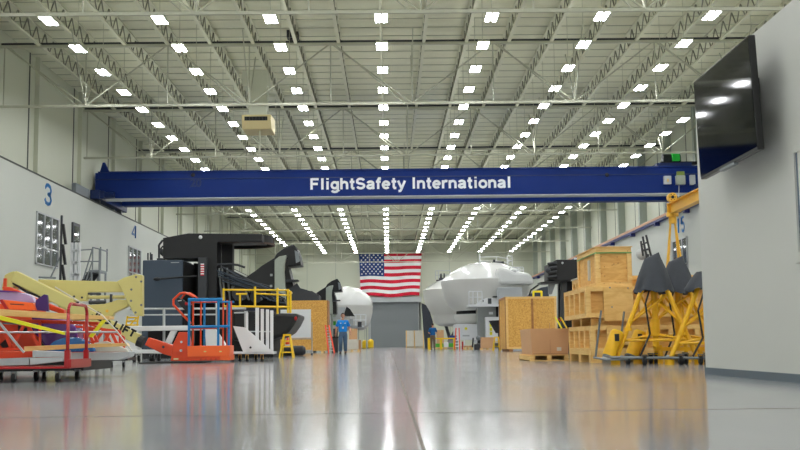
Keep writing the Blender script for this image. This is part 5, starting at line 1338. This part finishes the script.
def lattice(name, label, x0p, x1p, yt0, yt1, yb0, yb1, Y, n_, mt):
    Y += 1.75; name = 'steel_lattice'
    mb = MB(); a, b = P(x0p, yt0, Y), P(x1p, yt1, Y); c, d = P(x0p, yb0, Y), P(x1p, yb1, Y); w_ = .03
    mb.beam(a, b, w_, w_); mb.beam(c, d, w_, w_)
    for k in range(n_):
        t0, t1 = k / n_, (k + 1) / n_; p, q_ = (a.lerp(b, t0), c.lerp(d, t1)) if k % 2 == 0 else (c.lerp(d, t0), a.lerp(b, t1))
        mb.beam(p, q_, w_ * .9, w_ * 1.4)
    mb.beam(a, c, w_, w_); mb.beam(b, d, w_, w_)
    return tag(mb.build(name, M[mt]), label, 'frame')
L_('orange_sheet', 'orange panel with dark openings at the left behind the silver strip', 'panel', [(-30, 323), (24, 325), (40, 332), (34, 350), (-30, 352)], 13.55, .1, 'orange', .006,
   [('opening', [(0, 344), (8, 337), (11, 346), (3, 349)], 13.54, .01, 'black'), ('opening', [(18, 325), (27, 328), (27, 332), (18, 331)], 13.54, .01, 'black')])
lattice('lattice_frame', 'red orange lattice frame at the left of the cart load', -30, 40, 316, 322, 349, 349, 13.2, 5, 'redor')
lattice('lattice_frame', 'red lattice frame right of the red cart handle', 72, 120, 326, 331, 350, 350, 13.6, 5, 'redor')
L_('orange_beam', 'long orange beam sloping down behind the lilac panel', 'beam', [(2, 286.5), (10, 287), (64, 310), (64, 315), (4, 294)], 14.0, .12, 'orange', .01)
L_('orange_beam', 'level red orange beam under the top board of the cart load', 'beam', [(-20, 318), (66, 320.5), (98, 322), (98, 325), (66, 324), (-20, 322)], 13.3, .1, 'redor', .006)
L_('steel_plate', 'pale steel plate on the right end of the cart load behind the cord', 'plate', [(94, 343), (106, 341), (126, 349), (128, 351.8), (94, 351.8)], 13.5, .08, 'film', .004)
# second low dolly under the right end of the load
def dolly():
    Y = 14.75; R = T('low_dolly', 'low dark dolly carrying the right end of the painted load', 'dolly', (FX(70, Y), Y, 0))
    zt = P(60, 360.5, Y).z
    MB().box(FX(-20, Y), FX(84, Y), Y, Y + 1.5, .115, zt - .01).build('deck', M['black'], R, .005)
    for px_ in (2, 45, 78):
        for dy in (.15, 1.35): castor(R, FX(px_, Y + dy), Y + dy, .046)
    return zt
dz_ = dolly()
L_('red_box_beam', 'red orange box beam lying low on the dark dolly', 'beam', [(-20, 351), (112, 351), (119, 354), (112, 358.0), (-20, 358.0)], 14.5, .5, 'orange', .01)
lattice('lattice_frame', 'pink red lattice frame at the far right end of the painted load', 84, 124, 322, 337, 340, 355, 14.45, 4, 'redor')
def far_dolly():
    Y = 23.0; R = T('low_dolly', 'low dark wheeled dolly on the floor right of the red cart', 'dolly', (FX(105, Y), Y, 0))
    MB().box(FX(88, Y), FX(128, Y), Y, Y + .8, .14, .2).build('deck', M['black'], R)
    for px_ in (97, 112, 124): castor(R, FX(px_, Y + .1), Y + .1, .055)
far_dolly()

# ================================================================== CRATES ON THE RIGHT
def crate(name, label, x0, x1, y0, y1, z0, z1, style, skid=0.0, n_closed=False):
    R = T(name, label, 'crate', ((x0 + x1) / 2, y0, z0)); t = .09; zz = z0 + skid
    rc = .03 if n_closed else .11; MB().box(x0 + rc, x1 - rc, y0 + rc, y1 - rc, zz + .01, z1 - .01).build('plywood_box', M['ply'], R)
    fr = MB()
    dp = rc
    def fbar(a0, a1, c0, c1): fr.box(a0, a1, y0, y0 + dp, c0, c1)
    def lbar(b0, b1, c0, c1): fr.box(x0, x0 + dp, b0, b1, c0, c1)
    fbar(x0, x1, z1 - t, z1); fbar(x0, x1, zz, zz + t); lbar(y0 + dp, y1, z1 - t, z1); lbar(y0 + dp, y1, zz, zz + t); fr.box(x0, x1, y0, y1, z1 - .012, z1)
    n_ = style[0]
    for k in range(n_ + 1): x = x0 + (x1 - t - x0) * k / n_; fbar(x, x + t, zz + t, z1 - t)
    n_ = style[1]
    for k in range(n_ + 1): y = y0 + .03 + (y1 - y0 - .03 - t * 1.6) * k / n_; lbar(y, y + t * 1.6, zz + t, z1 - t)
    fr.build('batten_frame', M['lumber'], R, .004)
    if skid:
        for k in range(3):
            for j in range(3): x = x0 + (x1 - x0 - .22) * k / 2; y = y0 + .02 + (y1 - y0 - .3) * j / 2; MB().box(x, x + .22, y, y + .26, z0, zz - .045).build('skid_block', M['ply2'], R)
        MB().box(x0, x1, y0, y1, zz - .045, zz).build('skid_deck', M['lumber'], R)
    return R
Yc = 22.0
bx = P(591, 345, Yc).x
z_b0, z_b1 = .2, P(600, 325.5, Yc).z
z_m0, z_m1 = P(600, 317.5, Yc).z, P(600, 286.5, Yc).z
x_end = bx + 2.7
crate('wooden_crate', 'bottom wooden crate of the stack with open batten frame on skids', bx, x_end, Yc, Yc + 2.7, 0.0, z_b1, (5, 4), .2)
# spacers
for k, (yy) in enumerate((Yc + .15, Yc + 1.3, Yc + 2.4)):
    tag(MB().box(bx + .05, x_end - .1, yy, yy + .14, z_b1 + .004, z_m0 - .002).build('lumber_spacer', M['lumber'], None, .004), ('nearest', 'middle', 'farthest')[k] + ' lumber spacer between the bottom and middle crates of the stack', 'spacer')
cr = crate('wooden_crate', 'middle wooden crate of the stack with framed sides carrying the small crate', bx - .08, x_end, Yc - .02, Yc + 2.75, z_m0, z_m1, (5, 4))
a = FX(604.5, Yc); b_ = FX(634, Yc)
pn = MB().box(a, b_, Yc - .07, Yc - .02, z_m0 + .03 - .1, z_m1 - .01).build('front_panel', M['ply2'], cr)
for (x, y) in ((610, 287.5), (628, 288), (612, 307)): u = P(x, y, Yc - .08); MB().tube((u.x, Yc - .085, u.z), (u.x, Yc - .07, u.z), .015, 8).build('screw_head', M['grey'], pn)
pb = MB().box(a + .05, b_ + .2, Yc - .045, Yc - .001, .35, z_b1 - .02); pb.build('plywood_patch', M['ply2'], bpy.data.objects['wooden_crate'])
tx = P(596, 270, Yc + .1).x; ty = Yc + .1
zt = P(612, 247.5, ty).z
tc_ = crate('wooden_crate', 'small closed wooden crate with green strap on top of the stack', tx, P(631.8, 270, ty).x, ty, ty + 2.2, z_m1, zt, (1, 1), n_closed=True)
g_ = M['green']; x0, x1 = tx, P(631.8, 270, ty).x; zs = zt - .12
mb = MB(); mb.box(x0 - .006, x1 + .006, ty - .006, ty, zs, zs + .025); mb.box(x0 - .006, x0, ty, ty + 2.2, zs, zs + .025); mb.build('green_strap', mk('green_strap', (110, 160, 90), .5), tc_)
u = ty + .75; MB().box(x0 - .004, x0 + .03, u, u + .16, zt - .62, zt - .2).build('paper_label', M['film'], tc_)
MB().box(x0 - .02, x1 + .02, ty - .02, ty + 2.22, zt, zt + .02).build('lid', M['ply2'], tc_)
for k in range(7):
    u = P(600 + 5 * (k % 5) + 4, 252 + 30 * (k // 5), ty); 
mb = MB(); rr_ = random.Random(11)
for k in range(14):
    x = x0 + .06 + rr_.random() * (x1 - x0 - .12); z = z_m1 + .05 + rr_.random() * (zt - z_m1 - .1); mb.tube((x, ty - .004, z), (x, ty + .03, z), .009, 6)
mb.build('knot', M['lumber_d'], tc_)
# low crate at the back, right of the small one
x2 = FX(588.5, 25.0)
crate('wooden_crate', 'tall wooden crate standing behind the stack beyond the small strapped crate', x2, x2 + 2.6, 25.0, 27.0, 0, P(640, 275.5, 25.0).z, (6, 4), .15)
# white sheet over its left edge
z_ = P(640, 275.5, 25.0).z
tag(MB().box(x2 - .02, x2 + .5, 24.95, 27.05, z_, z_ + .03).build('plastic_sheet', M['film'], None), 'white plastic sheet on the left top edge of the rear wooden crate', 'sheet')

def gaylord():
    Y = 24.95; xa, xb = FX(532, Y), FX(568, Y); z0 = .14; zt = P(545, 328.6, Y).z; d = 1.9; fl = .035
    R = T('cardboard_bin', 'large open brown cardboard bin on a pallet in front of the plywood crate', 'box', ((xa + xb) / 2, Y, z0))
    mb = MB(); t = .015
    def wall(pa, pb, qa, qb):
        mb._add([(*pa, z0), (*pb, z0), (*qb, zt), (*qa, zt)], [(0, 1, 2, 3)])
    A = [(xa, Y), (xb, Y), (xb, Y + d), (xa, Y + d)]; B = [(xa - fl, Y - fl), (xb + fl, Y - fl), (xb + fl, Y + d + fl), (xa - fl, Y + d + fl)]
    A2 = [(xa + t, Y + t), (xb - t, Y + t), (xb - t, Y + d - t), (xa + t, Y + d - t)]; B2 = [(xa - fl + t, Y - fl + t), (xb + fl - t, Y - fl + t), (xb + fl - t, Y + d + fl - t), (xa - fl + t, Y + d + fl - t)]
    for i in range(4):
        j = (i + 1) % 4; wall(A[i], A[j], B[i], B[j]); mb._add([(*A2[i], z0 + t), (*A2[j], z0 + t), (*B2[j], zt), (*B2[i], zt)], [(0, 1, 2, 3)]); mb._add([(*B[i], zt), (*B[j], zt), (*B2[j], zt), (*B2[i], zt)], [(0, 1, 2, 3)])
    mb.box(xa, xb, Y, Y + d, z0, z0 + t); mb.build('bin_body', M['card'], R)
    x = FX(550, Y); MB().box(x - .004, x + .004, Y - .02, Y + .002, z0, z0 + .7).build('fold_line', M['card_d'], R)
    MB().box(FX(533, Y), FX(567, Y), Y - .032, Y - .002, z0 + .01, z0 + .035).build('bottom_flap', M['card_d'], R)
    u = P(559, 349, Y); MB().box(u.x - .05, u.x + .05, Y - .02, Y - .005, u.z - .04, u.z + .04).build('paper_label', M['film'], R)
    pallet('wooden pallet under the large brown cardboard bin', Y - .05, 529.5, 568.5, d + .15, .14)
gaylord()
u = F(580, 362.5)
tag(MB().box(u.x - .5, u.x + .3, 27.6, 28.0, 0, .12).build('wood_block', M['lumber'], None, .01), 'short lumber block on the floor behind the crate stack', 'block')

# ================================================================== TRIPOD JACKS
def jack(label, cx, cy, rot, zh, hood, canisters=(), rad=.88):
    R = T('tripod_jack', label, 'tripod jack', (cx, cy, 0))
    feet = [Vector((cx + rad * math.cos(rot + k * 2 * PI / 3), cy + rad * math.sin(rot + k * 2 * PI / 3), .0)) for k in range(3)]
    top = [Vector((cx + .05 * math.cos(rot + k * 2 * PI / 3), cy + .05 * math.sin(rot + k * 2 * PI / 3), zh)) for k in range(3)]
    for f_, t_ in zip(feet, top):
        l = MB().tube(f_ + Vector((0, 0, .06)), t_, .044, 12).build('leg', M['yellow_w'], R, smooth=False); autosmooth(l)
        MB().tube(f_, f_ + Vector((0, 0, .09)), .085, 14).build('foot_pad', M['yellow_w'], l)
        kk = f_.lerp(t_, .35); MB().tube(kk - Vector((0, 0, .03)), kk + Vector((0, 0, .03)), .07, 12).build('clamp_collar', M['yellow_w'], l)
    MB().tube((cx, cy, .32), (cx, cy, zh + .02), .06, 16).build('central_column', M['yellow_w'], R)
    MB().tube((cx, cy, zh * .28), (cx, cy, zh * .45), .085, 16).build('column_collar', M['yellow_w'], R)
    mb = MB()
    for i in range(3):
        a, b = feet[i].lerp(top[i], .24), feet[(i + 1) % 3].lerp(top[(i + 1) % 3], .24); mb.tube(a, b, .024, 8)
        p = feet[i].lerp(top[i], .42); mb.tube(p, Vector((cx, cy, zh * .66)), .025, 8); mb.tube(feet[i].lerp(top[i], .24), Vector((cx, cy, zh * .3)), .022, 8)
        mb.tube(feet[i].lerp(top[i], .42), feet[(i + 1) % 3].lerp(top[(i + 1) % 3], .7), .022, 8)
    mb.build('cross_brace', M['yellow_w'], R)
    for i in range(3):
        ff = feet[i].lerp(Vector((cx, cy, 0)), .3); castor(R, ff.x, ff.y, .08)
    mb = MB(); mb.path([(cx - .1, cy - .2, zh * .8), (cx - .25, cy - .35, zh * .6), (cx - .2, cy - .4, zh * .3), (cx - .4, cy - .45, .15)], .018, 6); mb.build('hydraulic_hose', M['black'], R)
    if hood:
        hz0, hz1 = hood; n_ = 26; hb = MB(); vs = []; fs = []; rows = 12
        for j in range(rows + 1):
            v = j / rows; z = hz1 - (hz1 - hz0) * v; base = .11 + (.37 - .11) * (v ** .8)
            for i in range(n_):
                a = 2 * PI * i / n_; fold = 1 + .10 * math.sin(a * 3 + rot * 2) * v + .05 * math.sin(a * 7 + j * .4) * v
                vs.append((cx + base * fold * math.cos(a), cy + base * fold * math.sin(a), z + .03 * math.sin(a * 5) * v + (.05 * math.cos(a) if j == 0 else 0)))
        for j in range(rows):
            for i in range(n_): fs.append((j * n_ + i, j * n_ + (i + 1) % n_, (j + 1) * n_ + (i + 1) % n_, (j + 1) * n_ + i))
        fs.append(tuple(range(n_))); hb._add(vs, fs)
        autosmooth(hb.build('fabric_hood', M['tarp'], R), 50)
    for k in canisters:
        f_, t_ = feet[k], top[k]; d = (t_ - f_).normalized(); out = Vector((-.17, -.06, 0))
        a = f_ + d * .12 + out + Vector((0, 0, .05)); b = a + d * .46
        c_ = MB().tube(a, b, .125, 20).build('air_canister', M['yellow_w'], R); autosmooth(c_)
        MB().tube(a - d * .025, a, .11, 16).build('canister_cap', M['steel'], c_); MB().tube(b, b + d * .03, .1, 16).build('canister_cap', M['yellow'], c_)
        m_ = b - d * .1 + Vector((0, -.122, 0)); MB().cbox(m_, (.08, .03, .13)).build('canister_label', M['black'], c_)
        MB().tube(f_ + Vector((-.38, -.1, .12)), f_ + Vector((-.24, -.05, .98)), .02, 8).build('tow_handle', M['steel'], R)
        mb = MB(); mb.path([f_ + Vector((-.42, -.1, .14)), f_ + Vector((-.2, -.15, .1)), f_ + Vector((.2, -.12, .1))], .022, 6); mb.build('tow_bar', M['steel'], R)
    return R
Yj = 20.2
cx1 = FX(656, Yj); z_h = P(656, 265, Yj).z
jack('yellow tripod jack with a dark hood and air canister nearest the crate stack', cx1, Yj, math.radians(197), z_h, (P(656, 292, Yj).z, P(656, 255, Yj).z), (0,), .84)
Yj = 20.95
cx2 = FX(680, Yj)
jack('yellow tripod jack with a dark hood standing behind the nearest jack', cx2, Yj, math.radians(187), P(680, 266, Yj).z, (P(680, 293, Yj).z, P(678, 258.5, Yj).z), (0,), .84)
Yj = 19.6
cx3 = FX(708, Yj)
jack('yellow tripod jack half hidden by the near right wall', cx3, Yj, math.radians(190), P(708, 276, Yj).z, (P(708, 290, Yj).z, P(708, 270, Yj).z), (), .74)
mb = MB(); mb.beam(P(655, 349, 20.5), P(704, 349, 20.5), .06, .07)
for px_ in (658, 676, 696): mb.beam(P(px_, 349, 20.5), P(px_, 345, 20.5), .12, .12)
R = tag(mb.build('jack_beam', M['yellow_w']), 'yellow steel beam lying level between the tripod jacks', 'beam')
for px_ in (660, 700): MB().tube((FX(px_, 20.5), 20.5, 0), (FX(px_, 20.5), 20.5, P(px_, 349.5, 20.5).z), .05, 8).build('leg', M['yellow_w'], R)
mb = MB(); mb.tube(P(610, 357.5, 19.4), P(705, 358, 19.4), .025, 8)
R = tag(mb.build('tow_rail', M['steel']), 'long grey tow bar running low across the front of the tripod jacks', 'bar')
for px_ in (644, 680, 700): castor(R, FX(px_, 19.4), 19.4, .075)
# dark prongs standing behind the hoods
Y = 28.4
R = T('pronged_stand', 'dark stand with three slanting prongs rising behind the hoods', 'stand', (FX(648, Y), Y, 0))
mb = MB()
for (a_, b_) in (((643, 256), (641, 241)), ((646.5, 257), (642.8, 236.5)), ((651, 256), (646, 235))): mb.tube(P(*a_, Y), P(*b_, Y), .03, 6)
mb.tube(P(641, 245, Y), P(648, 242, Y), .025, 6); mb.tube(P(642, 251, Y), P(650, 248.5, Y), .03, 6); mb.build('prong', M['dgrey'], R)
u = P(647.5, 258, Y); MB().tube((u.x, Y, 0), (u.x, Y, u.z + .1), .05, 8).build('post', M['dgrey'], R)
MB().box(u.x - .3, u.x + .3, Y - .3, Y + .3, 0, .06).build('base_plate', M['dgrey'], R)
u = P(641, 254, Y); MB().ell((u.x + .05, Y + .1, u.z), (.16, .12, .15)).build('pale_cover', M['lgrey'], R)

# ================================================================== YELLOW GANTRY
def gantry():
    Y = 31.0; Y2 = 23.5
    a = P(667.5, 214.5, Y); X = P(670.8, 209, Y).x; zb = a.z; zt = P(667, 203.5, Y).z
    R = T('gantry_crane', 'yellow A-frame gantry crane with hoist beam behind the tripod jacks', 'gantry crane', (X, Y, 0))
    mb = MB(); t = .025; hw = .10
    mb.box(X - hw, X + hw, Y2, Y, zb, zb + t); mb.box(X - hw, X + hw, Y2, Y, zt - t, zt); mb.box(X - .012, X + .012, Y2, Y, zb, zt); mb.build('hoist_beam', M['hoist_y'], R)
    MB().box(X - hw * 1.1, X + hw * 1.1, Y - .02, Y + .01, zb - .02, zt + .01).build('end_cap', M['hoist_y'], R)
    for yy in (Y - .15, Y2 + .2):
        z1 = zb - .12
        MB().tube((X, yy, zb - .28), (X, yy, zb), .11, 14).build('leg_head', M['hoist_y'], R); MB().tube((X, yy, zb - .08), (X, yy, zb + .02), .17, 14).build('leg_collar', M['hoist_y'], R)
        for sx, w_ in ((-1, .52), (-1, .34), (1, .50), (1, .32)):
            MB().tube((X + sx * .06, yy, z1 - .1), (X + sx * w_, yy + (.12 if w_ < .5 else -.12), .12), .028, 8).build('leg', M['hoist_y'], R)
        MB().box(X - .75, X + .75, yy - .18, yy + .18, .1, .2).build('foot_beam', M['hoist_y'], R)
        for s_ in (-.65, .65): castor(R, X + s_, yy, .042)
    # hoist trolley on the beam
    yy = Y - 1.0; u = P(671.8, 197.5, yy)
    h = MB().tube((u.x, yy - .1, u.z), (u.x, yy + .1, u.z), .125, 20).build('trolley_wheel', M['hoist_y'], R)
    MB().tube((u.x, yy - .12, u.z), (u.x, yy - .1, u.z), .045, 10).build('wheel_hub', M['black'], h)
    for k in range(6):
        a_ = k * PI / 3; MB().tube((u.x + .08 * math.cos(a_), yy - .106, u.z + .08 * math.sin(a_)), (u.x + .08 * math.cos(a_), yy - .1, u.z + .08 * math.sin(a_)), .014, 6).build('wheel_bolt', M['black'], h)
    MB().box(u.x - .12, u.x + .12, yy - .06, yy + .06, zt, u.z).build('trolley_bracket', M['hoist_y'], R)
gantry()
